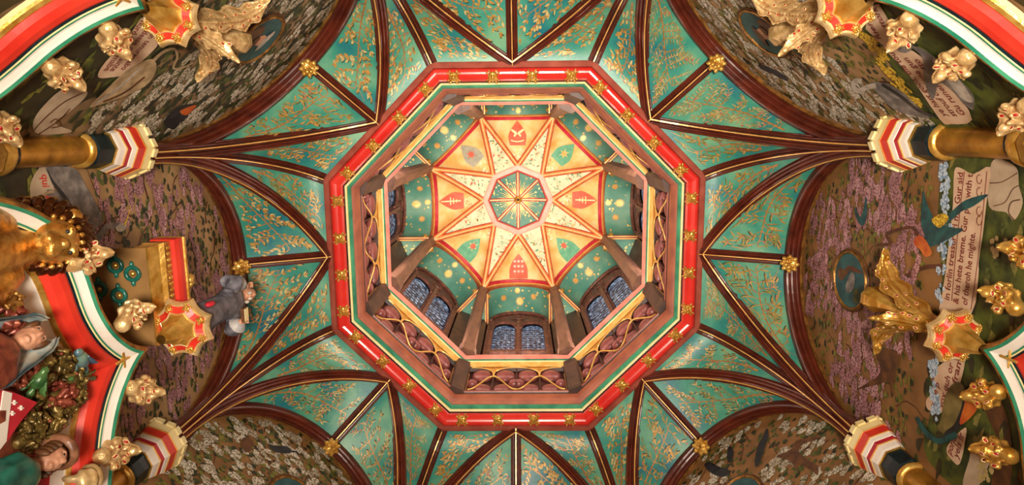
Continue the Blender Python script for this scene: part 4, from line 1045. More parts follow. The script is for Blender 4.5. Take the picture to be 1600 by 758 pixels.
def leaf_grid(mb, base, e, up, side, l_out, l_up, width, m, curl=.25, nl=14, nw=7, lobes=4, face=None):
    base, e, up, side = (np.array(q, float) for q in (base, e, up, side)); F_ = nrm(np.cross(side, up)) if face is None else nrm(face)
    VV = []; th = max(.25*width, .012)
    for layer in (0, 1):
        for i in range(nl + 1):
            q = i / nl; c = base + e*l_out*(q**1.4) + up*(l_up*math.sin(q*math.pi/2*1.08)) + e*curl*max(0, q-.75)*l_out
            wd = width * (math.sin(math.pi*min(1, .12 + .86*q))**.75) * (1 + .22*math.cos(2*math.pi*lobes*q))
            for j in range(nw):
                s = (j/(nw-1))*2 - 1; dz = .42*width*(1-abs(s)**1.4) + (.17*width*math.cos(4*math.pi*s) if nw > 6 else .05*width*math.cos(3*math.pi*s))
                VV.append(c + side*wd*s + F_*(dz if layer == 0 else dz*.3 - th))
    n0 = (nl + 1)*nw; F = grid_faces(nl + 1, nw); F += [tuple(n0 + k for k in f[::-1]) for f in F]
    rim = [i*nw for i in range(nl + 1)] + [nl*nw + j for j in range(1, nw)] + [i*nw + nw - 1 for i in range(nl - 1, -1, -1)] + [j for j in range(nw - 2, 0, -1)]
    F += [(rim[k], rim[(k+1) % len(rim)], n0 + rim[(k+1) % len(rim)], n0 + rim[k]) for k in range(len(rim))]
    mb.add(VV, F, m)
def pedestal(root, b, ang, A, z, r=.17, nm='finial_pedestal'):
    n, t = nt(ang); c = pol(ang, A, 0, z)
    def ring(rr, zz, con=.0):
        V = []
        for k in range(8):
            a0, a1 = math.radians(ang + 22.5 + 45*k), math.radians(ang + 67.5 + 45*k); p0 = np.array([math.cos(a0), math.sin(a0), 0])*rr; p1 = np.array([math.cos(a1), math.sin(a1), 0])*rr
            for j in range(4):
                q = j/4; p = p0*(1-q) + p1*q; p = p * (1 - con*4*q*(1-q)); V.append(c + p + K*zz)
        return V
    def loft(name, rs, m, parent=None):
        V = []
        for rr, zz, co in rs: V += ring(rr, zz, co)
        o = MB().add(V, grid_faces(len(rs), 32, True), m).build(name, parent or root)
        if parent is None: o.location = b
        return o
    p = loft(nm, [(.03,-.20,.0),(.05,-.14,.04),(.075,-.06,.08),(r*.58,0,.1),(r*.60,.005,.1)], 'gold')
    loft('red_tablet', [(r*.58,.0,.1),(r*.88,.028,.12)], 'red_paint', p)
    loft('gilt_rim', [(r*.56,-.004,.1),(r*.60,-.008,.1),(r*.62,.002,.1)], 'pale_gilt', p)
    loft('gilt_rim', [(r*.86,.022,.12),(r*.95,.020,.12),(r,.035,.12),(r*1.02,.06,.12),(r*.98,.075,.12),(r*.3,.08,.0)], 'pale_gilt', p)
    for k in range(8):
        a0 = math.radians(ang + 22.5 + 45*k); d = np.array([math.cos(a0), math.sin(a0), 0]); zz = nrm(-K + d*.25); x = np.array([-d[1], d[0], 0])
        o = bpy.data.objects.new('gilt_rose', ROSES[k % 5]); link(o, p); o.matrix_local = frame_mat(c + d*r*.74 + K*.008, x, nrm(np.cross(zz, x)), zz) @ Matrix.Scale(.42, 4)
    return p
def remeshed(mb, name, m, voxel, parent=None, smooth_it=2):
    o = mb.build('tmp_rm'); md = o.modifiers.new('r', 'REMESH'); md.mode = 'VOXEL'; md.voxel_size = voxel
    sm = o.modifiers.new('s', 'SMOOTH'); sm.iterations = smooth_it; sm.factor = .5
    bpy.context.view_layer.update(); me = bpy.data.meshes.new_from_object(o.evaluated_get(bpy.context.evaluated_depsgraph_get()))
    bpy.data.objects.remove(o); me.name = name; me.materials.clear(); me.materials.append(MATS[m])
    for p in me.polygons: p.use_smooth = True; p.material_index = 0
    ob = bpy.data.objects.new(name, me); return link(ob, parent)
def rot_to(z): 
    z = nrm(z); x = nrm(np.cross((0.3, 0.1, 0.9), z)); return np.array([x, np.cross(z, x), z]).T
from mathutils.bvhtree import BVHTree
def almonds(obj, targets, face, size, parent, loc, name='red_eye'):
    """red hollows with gilt lids set on the visible surface of obj (same local frame)"""
    bv = BVHTree.FromPolygons([v.co[:] for v in obj.data.vertices], [p.vertices[:] for p in obj.data.polygons])
    f = Vector(face.tolist())
    for (p, ax) in targets:
        h, nn, ix, dd = bv.ray_cast(Vector(p.tolist()) + f*.4, -f)
        if h is None: continue
        nn = np.array(nn); nn = nn if nn @ face > 0 else -nn; c = np.array(h); ax = nrm(ax - nn*(ax @ nn)); sd = np.cross(nn, ax); Rm = np.array([ax, sd, nn]).T
        mb = MB(); ell(mb, c, (size*1.25, size*.7, size*.45), 'eye_red', 9, 6, Rm); o = mb.build(name, parent, True)
        mb = MB(); tube(mb, [c + nn*size*.1 + ax*size*1.6*math.cos(q) + sd*size*.95*math.sin(q) for q in np.linspace(0, 2*math.pi, 13)], size*.3, 'pale_gilt', 5, False)
        mb.build('gilt_lid', parent, True)
def crocket(root, b, ang, A, u, z, tilt, m='pale_gilt', sc=1.0, seed=0):
    n, t = nt(ang); R = random.Random(seed + 31); e = nrm(t*math.sin(tilt) + K*math.cos(tilt)); s = nrm(t*math.cos(tilt) - K*math.sin(tilt)); c = pol(ang, A, u, z); face = nrm(-n*.75 - K*.65)
    mb = MB(); ell(mb, c + e*.01*sc, (.045*sc,.045*sc,.04*sc), m, 9, 6)
    for sg in (-1, 1):
        leaf_grid(mb, c + s*sg*.015*sc, nrm(s*sg*.8 - n*.5), e, nrm(np.cross(e, nrm(s*sg*.8 - n*.5))), .070*sc, .085*sc, .042*sc, m, .5, 10, 7, 2, face)
        leaf_grid(mb, c + s*sg*.02*sc + e*.05*sc, nrm(s*sg*.6 - n*.7), e, nrm(np.cross(e, nrm(s*sg*.6 - n*.7))), .060*sc, .080*sc, .038*sc, m, .5, 10, 7, 2, face)
        ell(mb, c + s*sg*.062*sc + e*.05*sc - n*.035*sc, (.022*sc, .018*sc, .02*sc), m, 8, 6)
    leaf_grid(mb, c + e*.02*sc, -n, e, s, .10*sc, .125*sc, .055*sc, m, .5, 12, 9, 2, face)
    ell(mb, c + e*.115*sc - n*.085*sc, (.026*sc,.024*sc,.024*sc), m, 8, 6)
    for k in range(5): ell(mb, c + s*R.uniform(-.05,.05)*sc + e*R.uniform(.02,.12)*sc - n*R.uniform(.03,.08)*sc, np.array((.016,.012,.014))*sc*R.uniform(.7,1.3), m, 7, 5)
    o = remeshed(mb, 'crocket', m, .008, root, 3); o.location = b
    T = [(c + s*(du + R.uniform(-.01,.01))*sc + e*de*sc - n*.05*sc, nrm(e + s*R.uniform(-1,1))) for du, de in ((-.05,.055), (.05,.05), (.0,.115), (-.045,.11), (.05,.115), (.0,.04))]
    almonds(o, T, face, .0095*sc, o, b)
def finial(ang, A, z, m, say, sc=1.0, rot=0):
    n, t = nt(ang); root = empty('leaf_finial', pol(ang, A, 0, z), label=say, cat='finial', group='leaf finials over the arches'); b = -np.array(root.location); c = pol(ang, A, 0, z)
    mb = MB(); prof = [(.05,.0),(.065,.06),(.045,.12),(.04,.2),(.055,.26),(.035,.32),(.03,.45)]; V = []
    for r, zz in prof:
        for k in range(10): V.append(c + r*np.array([math.cos(.628*k), math.sin(.628*k), 0]) + K*zz)
    mb.add(V, grid_faces(len(prof), 10, True), m); o = mb.build('stem', root, True); o.location = b
    R = random.Random(ang)
    for e, lo, lu, wd in ((t, .29, .62, .080), (-t, .29, .62, .080), (-n, .22, .22, .055), (n, .10, .45, .07)):
        sd = nrm(np.cross(e, K)); fc = nrm(e*.35 - n*.65 - K*.35); sd = nrm(sd - fc*(sd @ fc)*.5)
        mb = MB(); leaf_grid(mb, c + K*.12 + e*.03, e, K, sd, lo*sc, lu*sc, wd*sc, m, .8, 22, 11, 4, fc); ell(mb, c + K*(.12 + lu*.97) + e*lo*1.12, (.022,.022,.03), m, 7, 5)
        o = remeshed(mb, 'acanthus_leaf', m, .007, root, 1); o.location = b
        T = []
        for q in (.25, .38, .5, .62, .74, .86):
            for sg in (-1, 1):
                if R.random() < .25: continue
                T.append((c + K*.12 + e*.03 + e*lo*sc*(q**1.4) + K*lu*sc*math.sin(q*math.pi/2*1.08) + sd*sg*R.uniform(.02,.05)*sc, nrm(K + e*.5 + sd*R.uniform(-.4,.4))))
        almonds(o, T, fc, .0085, o, b, 'red_streak')
    mb = MB(); prof = [(.03,.40),(.036,.58),(.06,.68),(.088,.76),(.092,.82),(.088,.86),(.06,.89),(.0,.90)]; V = []
    for r, zz in prof:
        for k in range(8): a0 = math.radians(ang + 22.5 + 45*k); V.append(c + r*np.array([math.cos(a0), math.sin(a0), 0]) + K*zz)
    mb.add(V, grid_faces(len(prof), 8, True), 'gold' if m == 'gold_carved' else 'gilt_soft'); o = mb.build('bud', root); o.location = b
ARCHES = ((0, 'right wall', 'gold_carved', ((-.28,3.22,-.5),(-.57,3.10,-.2),(.18,3.27,.55),(.48,3.14,.2),(.78,2.98,.6))),
          (-135, 'upper left wall', 'gilt_carved', ((-.16,3.28,-.55),(-.44,3.12,-.2),(-.78,3.02,-.5),(.16,3.28,.55),(.44,3.12,.2))),
          (-45, 'upper right wall', 'gilt_carved', ((.17,3.27,.55),(.45,3.12,.2),(.77,3.02,.5),(-.17,3.27,-.55))))
for ang, say, m, cks in ARCHES:
    root, P2, b = arch(ang, 2.60, 'ogee arch in red, white and green bands with gilt crockets on the ' + say)
    pedestal(root, b, ang, 2.60, 3.62)
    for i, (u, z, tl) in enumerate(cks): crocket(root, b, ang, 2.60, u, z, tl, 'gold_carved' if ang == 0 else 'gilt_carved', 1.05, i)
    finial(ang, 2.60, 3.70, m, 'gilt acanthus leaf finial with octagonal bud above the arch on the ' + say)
    # gilt cross on the red band at the tip
    n, t = nt(ang); mb = MB(); c = pol(ang, 2.63, 0, 3.27)
    tube(mb, [c - t*.05, c + t*.05], .008, 'gold', 5); tube(mb, [c - K*.05, c + K*.05 - n*.01], .008, 'gold', 5); o = mb.build('gilt_cross', root); o.location = b
    # painted tympanum inside the arch
    P = [pol(ang, A_WALL - .003, u*.86, z - .26) for u, z in P2]; MB().add(P, [tuple(range(len(P)))], 'mural_dark').build('tympanum', WALL[ang])

# ------------------------------------------------------------------ chimneypiece on the left wall
ang = 180; n, t = nt(ang)
root, P2, b = arch(180, 2.05, 'wide red and white ogee arch of the chimneypiece with gilt crockets', BANDS_L, dz=.03, us=.98, back=.67)
pedestal(root, b, 180, 2.07, 3.86, .20)
for i, (u, z, tl) in enumerate(((.20,3.28,.5), (.60,2.96,.2), (-.15,3.29,-.55), (-.40,3.00,-.25), )): crocket(root, b, 180, 2.05, u, z, tl, 'gilt_carved', 1.05, i + 20)
mb = MB(); c = pol(180, 2.08, 0, 3.31); tube(mb, [c - t*.06, c + t*.06], .009, 'gold', 5); tube(mb, [c - K*.06, c + K*.05], .009, 'gold', 5); o = mb.build('gilt_cross', root); o.location = b
P = [pol(180, 2.205, u*.86, z - .27) for u, z in P2]; o = MB().add(P, [tuple(range(len(P)))], 'bronze_red').build('tympanum', root); o.location = b
# canopy bracket
br = empty('wall_bracket', pol(180, 2.5, .25, 3.85), label='tan soffited wall bracket with four teal rings and red topped gilt cornice', cat='bracket'); bb = -np.array(br.location)
u0, u1, ab, af, zs = -.10, .52, 2.725, 2.22, 3.85
mb = MB(); box(mb, pol(180, (ab+af)/2, (u0+u1)/2, zs + .02), n*(ab-af)/2, t*(u1-u0)/2, K*.02, 'tan_soffit'); mb.build('soffit', br).location = bb
def edge_strip(prof, m, name):
    V = []; pts = [(af + .07, u1, 0, .3), (af, u1, -1, .3), (af, u0, -1, 0)]
    for (a_, u_, da, du) in pts:
        for off, z in prof: V.append(pol(180, a_ + da*off, u_ + du*off, z))
    mb = MB().add(V, grid_faces(3, len(prof)), m); o = mb.build(name, br); o.location = bb; return o
edge_strip([(0,zs),(.012,zs-.004),(.02,zs+.03),(.035,zs+.08),(.06,zs+.10)], 'gold', 'gold_cove')
edge_strip([(.06,zs+.10),(.055,zs+.105),(.06,zs+.17)], 'gold_dark', 'carved_band')
edge_strip([(.06,zs+.17),(.085,zs+.175),(.095,zs+.21),(.095,zs+.25),(.085,zs+.26)], 'red_paint', 'red_band')
edge_strip([(.085,zs+.26),(.10,zs+.265),(.10,zs+.285),(-.3,zs+.29)], 'gold', 'gilt_rim')
R = random.Random(5)
for i in range(16):
    mb = MB(); u = u0 + (u1-u0)*(i+.5)/16; ell(mb, pol(180, af - .062, u, zs + .137), (.012,.016,.022), 'gold', 7, 5); mb.build('carved_leaf', br, True).location = bb
for (px, py) in ((180,415), (207,428), (155,452), (186,462)):
    d = ray(px, py); p = CO + d*(zs - .012)/d[2]; mb = MB()
    tube(mb, [p + .040*(n*math.cos(q) + t*math.sin(q)) for q in np.linspace(0, 2*math.pi, 17)], .014, 'ring_teal', 7, False)
    for sg in (-1, 1): ell(mb, p + t*sg*.058, (.014,.024,.014), 'ring_teal', 7, 5)
    o = mb.build('teal_ring', br, True); o.location = bb
    mb = MB(); ell(mb, p + K*.004, (.018,.018,.014), 'gold', 8, 5); mb.build('gilt_knob', o, True)
# gilt crests standing on the bracket
for (u, a_, say) in ((.46, 2.25, 'small gilt foliage crest on the bracket corner beside the red band'), (.24, 2.18, 'round gilt foliage crest on the bracket near the statue')):
    c = pol(180, a_, u, 4.14); mb = MB(); R = random.Random(int(u*100))
    for i in range(16):
        d = nrm((R.uniform(-1,1), R.uniform(-1,1), R.uniform(-.6,1))); ell(mb, c + d*.05 + K*.05, (.03,.022,.014), 'gold', 7, 5, rot_to(d))
    ell(mb, c + K*.04, .045, 'gold_dark', 8, 6); o = mb.build('gilt_crest', None, True); tag(o, say, 'crest')
mb = MB(); c = pol(180, 2.2, .36, 4.145); ell(mb, c + K*.045, .042, 'bird_light', 12, 9); tube(mb, [c, c + K*.012], .03, 'gold', 10); tag(mb.build('silver_ball', None, True), 'small silver ball between the two gilt crests on the bracket', 'ball')

# statue of a robed man on the pedestal
st = empty('statue', pol(180, 2.07, -.01, 3.945), label='carved statue of a bald man in a grey robe standing on the red tablet pedestal', cat='statue'); sb = -np.array(st.location)
F0 = pol(180, 2.07, -.01, 3.945); fr = -n; sd = t
def SP(s, f, z): return F0 + sd*s + fr*f + K*z
prof = [(.0,.115,.10),(.05,.125,.105),(.2,.112,.09),(.36,.10,.08),(.48,.098,.078),(.60,.115,.085),(.68,.125,.08),(.73,.09,.065),(.77,.05,.045)]
V = []
for z, rs, rf in prof:
    for k in range(28):
        q = 2*math.pi*k/28; fold = 1 + .07*math.sin(q*7 + z*3)*(1 - z/.8); V.append(SP(rs*fold*math.cos(q), rf*fold*math.sin(q), z))
mb = MB().add(V, grid_faces(len(prof), 28, True) + [tuple(range(28)), tuple((len(prof)-1)*28 + k for k in range(28))], 'robe_grey')
for sg, el, hd in ((1, (.19,.05,.50), (.13,.14,.60)), (-1, (-.18,.06,.48), (-.10,.15,.46))):
    tube(mb, [SP(sg*.09, 0, .69), SP(*[(x + y)/2 for x, y in zip((sg*.1,0,.69), el)]), SP(*el)], [.048, .046, .05], 'robe_grey', 10); tube(mb, [SP(*el), SP(*[(x*.35 + y*.65) for x, y in zip(el, hd)])], [.05, .062], 'robe_grey', 10)
o = remeshed(mb, 'robe', 'robe_grey', .012, st); o.location = sb
mb = MB(); H = SP(0, .035, .865); ell(mb, H, (.056, .050, .070), 'skin', 14, 10); tube(mb, [SP(0,0,.74), SP(0,.02,.82)], [.036,.034], 'skin', 10)
ell(mb, SP(0,.092,.858), (.012,.011,.018), 'skin', 7, 5); ell(mb, SP(0,.075,.885), (.012,.036,.010), 'skin', 8, 5); ell(mb, SP(0,.065,.815), (.022,.022,.016), 'skin', 8, 5)
for sg in (-1, 1): ell(mb, SP(sg*.052,.03,.862), (.010,.008,.018), 'skin', 6, 5)
o = remeshed(mb, 'body', 'skin', .007, st, 1); o.location = sb
for sg, hd in ((1, (.13,.14,.60)), (-1, (-.10,.15,.46))):
    mb = MB(); h = np.array(hd); ell(mb, SP(*h), (.022,.022,.026), 'skin', 8, 6)
    for k in range(4):
        q0 = h + np.array((-.016 + .011*k, .015, .02)); tube(mb, [SP(*q0), SP(*(q0 + (0,.012,.018 - .003*abs(k-1.5)))), SP(*(q0 + (0,.026,.012)))], [.0062,.006,.0045], 'skin', 6)
    q0 = h + np.array((-sg*.022, .01, .002)); tube(mb, [SP(*q0), SP(*(q0 + (-sg*.012,.014,.012)))], [.007,.0055], 'skin', 6)
    mb.build('hand', st, True).location = sb
    el = (.19,.05,.50) if sg > 0 else (-.18,.06,.48); a_ = np.array(el)*.4 + h*.6
    mb = MB(); tube(mb, [SP(*a_), SP(*(a_*.5 + h*.5)), SP(*h)], [.064,.05,.026], 'robe_light', 12); mb.build('cuff', st, True).location = sb
mb = MB()
for k in range(9):
    q = math.pi*(.0 + k/8) + math.pi; ell(mb, SP(.056*math.cos(q), .03 + .048*math.sin(q)*.9, .855), (.016,.016,.026), 'hair_white', 6, 5)
for sg in (-1, 1): ell(mb, SP(sg*.022,.07,.82), (.016,.014,.026), 'hair_white', 6, 5)
mb.build('hair', st, True).location = sb
mb = MB(); box(mb, SP(-.05,.175,.47), sd*.05, fr*.012, K*.035, 'bird_brown'); box(mb, SP(-.05,.175,.47), sd*.046, fr*.014, K*.031, 'cream'); mb.build('book', st).location = sb
for sg in (-1, 1):
    mb = MB(); ell(mb, SP(sg*.05, .09, .012), (.028,.05,.02), 'bird_brown', 8, 5, np.array([sd, fr, K]).T); mb.build('shoe', st, True).location = sb
mb = MB(); ell(mb, SP(.10,.07,.2), (.02,.03,.05), 'crimson', 8, 6, np.array([sd, fr, K]).T); mb.build('purse', st, True).location = sb

# gilt lion
LU, LA, LZ = .72, 2.20, 2.93
li = empty('lion_statue', pol(180, LA, LU, 2.2), label='gilded lion with curled mane peering down beside the chimneypiece arch', cat='statue'); lb = -np.array(li.location)
def LP(s, f, z): return pol(180, LA, LU, LZ) + t*s - n*f + K*z
mb = MB(); tube(mb, [LP(0,.02,-.95), LP(.01,.04,-.6), LP(0,.03,-.3), LP(0,.02,-.08)], [.10,.12,.12,.11], 'lion_gold', 16)
for sg in (-1, 1):
    tube(mb, [LP(sg*.11,.06,-.22), LP(sg*.17,.14,-.42), LP(sg*.15,.20,-.58), LP(sg*.13,.25,-.62)], [.06,.052,.044,.04], 'lion_gold', 10)
    ell(mb, LP(sg*.12,.27,-.63), (.055,.045,.042), 'lion_gold', 10, 7)
    for k in range(4): ell(mb, LP(sg*.12 - .042 + .028*k,.31,-.64), (.018,.02,.022), 'lion_gold', 6, 5)
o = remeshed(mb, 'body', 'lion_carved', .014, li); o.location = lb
mb = MB(); fd = nrm(-n*.75 - K*.62); hc = LP(0,.06,.02); up = nrm(K - fd*(K @ fd)); Rh = np.array([t, up, fd]).T
def HP(x, y, z): return hc + (t*x + up*y + fd*z)*1.35
ell(mb, HP(0,0,.05), (0.1107,0.1148,0.1148), 'lion_gold', 14, 10, Rh); ell(mb, HP(0,-.022,.12), (0.0621,0.0486,0.0675), 'lion_gold', 12, 8, Rh); ell(mb, HP(0,.012,.15), (0.0297,0.0189,0.0243), 'lion_gold', 8, 6, Rh)
for sg in (-1, 1):
    ell(mb, HP(sg*.022,-.03,.15), (0.0324,0.0270,0.0297), 'lion_gold', 8, 6, Rh); ell(mb, HP(sg*.036,.045,.115), (0.0351,0.0189,0.0216), 'lion_gold', 8, 6, Rh); ell(mb, HP(sg*.075,.082,.03), (0.0405,0.0378,0.0243), 'lion_gold', 8, 6, Rh)
ell(mb, HP(0,-.058,.115), (0.0405,0.0189,0.0405), 'lion_gold', 8, 6, Rh)
o = remeshed(mb, 'head', 'lion_carved', .009, li, 1); o.location = lb
for sg in (-1, 1):
    g = MB(); ell(g, HP(sg*.036,.030,.128), (.011,.009,.008), 'bird_black', 7, 5, Rh); g.build('eye', o, True)
R = random.Random(2); mn = None
for ring_i, (rr, zz, cnt, sz) in enumerate(((.135,.065,20,.040), (.165,.01,22,.044), (.168,-.06,22,.044), (.15,-.13,20,.038), (.15,-.21,18,.04), (.155,-.29,18,.04), (.15,-.36,16,.04), (.14,-.43,14,.038))):
    mb = MB()
    for k in range(cnt):
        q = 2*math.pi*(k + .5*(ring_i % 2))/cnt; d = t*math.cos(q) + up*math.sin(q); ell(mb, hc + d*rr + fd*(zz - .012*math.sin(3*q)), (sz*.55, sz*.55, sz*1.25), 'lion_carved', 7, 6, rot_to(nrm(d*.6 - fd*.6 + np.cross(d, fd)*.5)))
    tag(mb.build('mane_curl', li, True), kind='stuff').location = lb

# carved relief inside the chimneypiece arch: leaves, birds, shield and two figures
def at(px, py, A): return onw(px, py, 180, A)
CL = (((60,588), .085, 'bronze_leaf'), ((95,566), .07, 'bronze_leaf'), ((112,594), .06, 'bronze_leaf'), ((118,620), .055, 'bronze_leaf'), ((92,618), .07, 'bronze_red'), ((58,560), .06, 'bronze_leaf'), ((86,650), .065, 'bronze_leaf'), ((62,668), .07, 'bronze_leaf'),
      ((42,690), .05, 'bronze_leaf'), ((30,575), .07, 'bronze_red'), ((8,500), .08, 'bronze_red'), ((14,590), .08, 'bronze_red'), ((45,630), .06, 'bronze_leaf'), ((36,660), .06, 'bronze_leaf'), ((100,640), .05, 'bronze_leaf'), ((8,470), .06, 'gold_dark'))
WORDS = ['beside the green bird', 'under the white band at the arch tip', 'beside the blue winged bird', 'at the right end of the relief', 'in the middle of the relief', 'next to the veiled woman', 'below the middle of the relief', 'beside the red shield',
         'above the man in the flat cap', 'left of the green bird', 'at the left edge above the veiled woman', 'at the left edge of the relief', 'beside the tip of the red shield', 'below the red shield', 'next to the red band of the arch', 'under the paw of the lion']
for i, ((px, py), r, m) in enumerate(CL):
    c = at(px, py, 2.06); R = random.Random(i + 60); mb = MB()
    for k in range(22):
        d = nrm((R.uniform(-.2, 1), R.uniform(-1, 1), R.uniform(-1, 1))); l = r*R.uniform(.5, 1.0); p = c + d*l; dd = nrm(np.cross(d, (R.uniform(-1,1), R.uniform(-1,1), R.uniform(-1,1))))
        leaf_grid(mb, p - dd*r*.3, d*.6, dd, nrm(np.cross(d, dd)), r*.2, r*.8, r*.24, m, .6, 6, 5, 2, d)
    for k in range(4):
        d = nrm((R.uniform(0, 1), R.uniform(-1, 1), R.uniform(-1, .4))); ell(mb, c + d*r*.95, r*.13, m if k % 3 else 'bronze_red', 6, 5)
    ell(mb, c + n*.03, (r*.6, r*.75, r*.75), 'bronze_leaf', 9, 7)
    tag(mb.build('carved_foliage', None, True), ('dark bronze' if m == 'bronze_leaf' else 'gilt' if m == 'gold_dark' else 'reddish brown') + ' carved leaf cluster ' + WORDS[i], 'carving', 'carved leaf clusters in the chimneypiece')
def relief_bird(head, tail, m, say, wing='wing_blue', A=1.97, r=.03):
    a_, b_ = at(head[0], head[1], A), at(tail[0], tail[1], A + .05); mb = MB(); o0 = (a_ + b_)/2; ax = nrm(a_ - b_); L = np.linalg.norm(a_ - b_)
    root = empty('carved_bird', o0, label=say, cat='carving'); bb_ = -np.array(root.location)
    ell(mb, o0 + ax*L*.08, (r, r, L*.32), m, 10, 8, rot_to(ax)); ell(mb, a_ - ax*L*.08, (r*.6, r*.6, r*.7), m, 8, 6); tube(mb, [a_ - ax*L*.02, a_ + ax*r*.8], [r*.25, r*.03], 'gold_dark', 6)
    o = remeshed(mb, 'body', m, .006, root, 1); o.location = bb_
    face = nrm(-n - K*.8); sdv = nrm(np.cross(ax, face))
    mb = MB(); leaf_grid(mb, o0 - ax*L*.15, face*.1, -ax, sdv, .01, L*.45, r*.5, wing, .2, 8, 5, 3, face); mb.build('tail', root, True).location = bb_
    for sg in (-1, 1):
        mb = MB(); leaf_grid(mb, o0 + ax*L*.15 + sdv*sg*r*.7 + face*r*.5, sdv*sg, -ax, nrm(sdv*sg*.6 + face*.6), .03, L*.5, r*.55, wing, .3, 8, 5, 3, face); mb.build('wing', root, True).location = bb_
relief_bird((72,576), (45,620), 'wing_green', 'green carved bird perched among the bronze leaves', 'wing_green')
relief_bird((122,548), (134,580), 'wing_blue', 'blue winged carved bird under the tip of the arch', 'wing_blue', 2.0, .034)
relief_bird((108,592), (146,592), 'wing_green', 'olive carved bird with pointed beak at the arch tip', 'wing_green', 2.03, .024)
# shield
sh = empty('carved_shield', at(20, 650, 1.96), label='red heraldic shield with white band and crosses in the carved relief', cat='shield'); shb = -np.array(sh.location)
def plate(px, A, th, m, name, parent=None):
    P = [at(x, y, A) for x, y in px]; Q = [p + n*th for p in P]; k = len(P); mb = MB().add(P + Q, [tuple(range(k)), tuple(range(2*k-1, k-1, -1))] + [(i, (i+1) % k, k + (i+1) % k, k + i) for i in range(k)], m)
    o = mb.build(name, parent or sh); 
    if parent is None: o.location = shb
    return o
Z = lambda pts: zp(0, 600, 4.8, pts)
fo = plate(Z([(0,40),(95,60),(280,140),(225,200),(150,290),(60,425),(0,480),(-60,500),(-80,40)]), 1.96, .03, 'crimson', 'field')
plate(Z([(28,50),(92,70),(70,250),(50,430),(0,495),(-30,500),(0,250)]), 1.955, .01, 'white_paint', 'white_band')
for (x, y) in ((115,140), (165,180), (100,220)):
    plate(Z([(x-4,y-18),(x+4,y-18),(x+4,y+18),(x-4,y+18)]), 1.953, .008, 'white_paint', 'cross'); plate(Z([(x-16,y-3),(x+16,y-3),(x+16,y+5),(x-16,y+5)]), 1.952, .008, 'white_paint', 'cross')
plate(Z([(0,200),(45,200),(40,280),(0,300)]), 1.95, .008, 'bronze_red', 'charge')
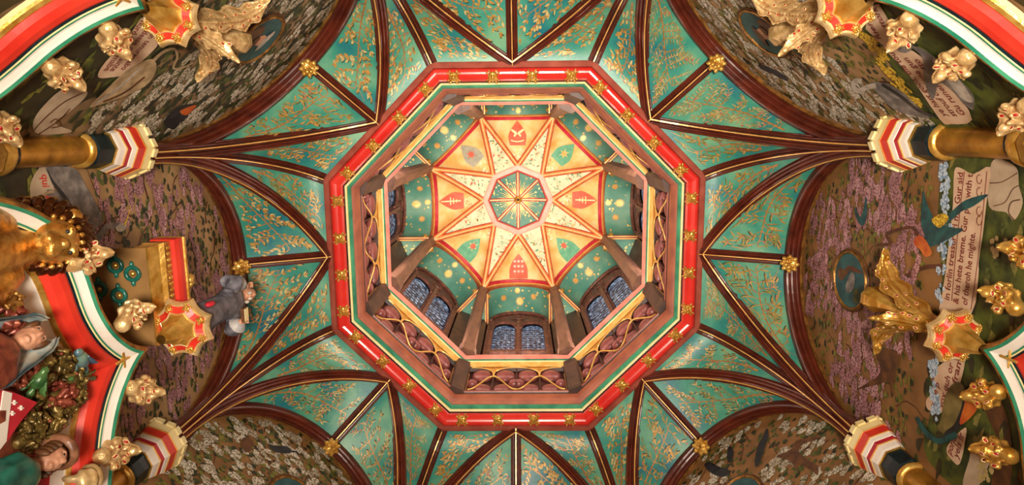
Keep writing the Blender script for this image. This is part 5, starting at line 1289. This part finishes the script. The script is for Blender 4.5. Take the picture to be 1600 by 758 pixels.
def bust(px, py, A, say, robe, veil, hat=False, sc=1.0, lean=0.0):
    c = at(px, py, A); root = empty('carved_figure', c - K*.35, label=say, cat='statue'); bb_ = -np.array(root.location); face = nrm(-n*.95 + K*.0 + t*lean); up = nrm(K - face*(K @ face)); s = np.cross(up, face); Rm = np.array([s, up, face]).T
    def B(x, y, z): return c + (s*x + up*y + face*z)*sc
    mb = MB(); ell(mb, B(0,0,0), (.062*sc,.08*sc,.066*sc), 'skin', 14, 10, Rm); ell(mb, B(0,-.005,.066), (.013*sc,.022*sc,.016*sc), 'skin', 8, 6, Rm); ell(mb, B(0,-.062,.038), (.024*sc,.016*sc,.02*sc), 'skin', 8, 6, Rm); ell(mb, B(0,-.035,.056), (.024*sc,.007*sc,.01*sc), 'skin', 8, 6, Rm)
    for sg in (-1, 1): ell(mb, B(sg*.026,.024,.052), (.02*sc,.007*sc,.012*sc), 'skin', 8, 5, Rm); ell(mb, B(sg*.03,-.01,.045), (.018*sc,.016*sc,.014*sc), 'skin', 8, 5, Rm)
    tube(mb, [B(0,-.05,-.01), B(0,-.16,-.05)], [.038*sc,.05*sc], 'skin', 10)
    o = remeshed(mb, 'head', 'skin', .007*sc, root, 1); o.location = bb_
    for sg in (-1, 1):
        g = MB(); ell(g, B(sg*.026,.012,.056), (.009*sc,.006*sc,.006*sc), 'bird_black', 6, 5, Rm); g.build('eye', o, True)
    mb = MB(); prof = [(-.14,.07,.06),(-.22,.15,.09),(-.34,.17,.11),(-.55,.16,.13)]; V = []
    for y, rx, rz in prof:
        for k in range(24): q = 2*math.pi*k/24; f_ = 1 + .08*math.sin(7*q + y*9); V.append(c + (s*rx*f_*math.cos(q) - n*rz*f_*math.sin(q))*sc + K*y*sc)
    mb.add(V, grid_faces(4, 24, True) + [tuple(range(24)), tuple(72 + k for k in range(24))], robe); o = remeshed(mb, 'robe', robe, .014, root); o.location = bb_
    mb = MB(); V = []
    if hat:
        for y, r_ in ((.045,.074),(.05,.098),(.075,.10),(.095,.075),(.105,.0)):
            for k in range(16): q = 2*math.pi*k/16; V.append(B(r_*math.cos(q), y, r_*math.sin(q) - .005))
        mb.add(V, grid_faces(5, 16, True), veil); mb.build('cap', root, True).location = bb_
        for sg in (-1, 1):
            mb = MB()
            for k in range(4): ell(mb, B(sg*.062, .03 - .03*k, -.005), (.018*sc,.022*sc,.04*sc), 'bird_brown', 7, 5, Rm)
            mb.build('hair', root, True).location = bb_
    else:
        for i in range(8):
            y = .115 - .05*i
            for k in range(15):
                q = math.pi*(-.12 + 1.24*k/14); w_ = (.03 + .075*math.sin(min(1, (i+.6)/3)*math.pi/2) + .012*max(0, i-3)) * (1 + .05*math.sin(5*q + i)); V.append(B(w_*math.cos(q)*1.0, y, -w_*math.sin(q)*1.1 + .02))
        for layer in (1, 1.12): mb.add([c + (np.array(p) - c)*layer for p in V], grid_faces(8, 15), veil)
        mb.build('veil', root, True).location = bb_
        for sg in (-1, 1):
            mb = MB(); ell(mb, B(sg*.055, .03, .01), (.02*sc,.05*sc,.04*sc), 'bird_brown', 7, 5, Rm)
            mb.build('hair', root, True).location = bb_
bust(46, 528, 1.97, 'carved woman in a pale blue veil leaning from the chimneypiece relief', 'bronze_red', 'veil', sc=.82, lean=.35)
bust(80, 716, 1.97, 'carved man in a brown flat cap and dark green robe', 'ring_teal', 'wood_carved', True, .85, -.2)
c = at(128, 752, 2.0); mb = MB(); R = random.Random(70)
for i in range(18): d = nrm((R.uniform(-.3,1), R.uniform(-1,1), R.uniform(-1,1))); ell(mb, c + d*.06, (.05,.02,.03), 'pale_gilt', 8, 6, rot_to(d))
o = remeshed(mb, 'gilt_drapery', 'pale_gilt', .01); tag(o, 'crumpled gilt drapery corbel at the foot of the red arch band', 'carving')
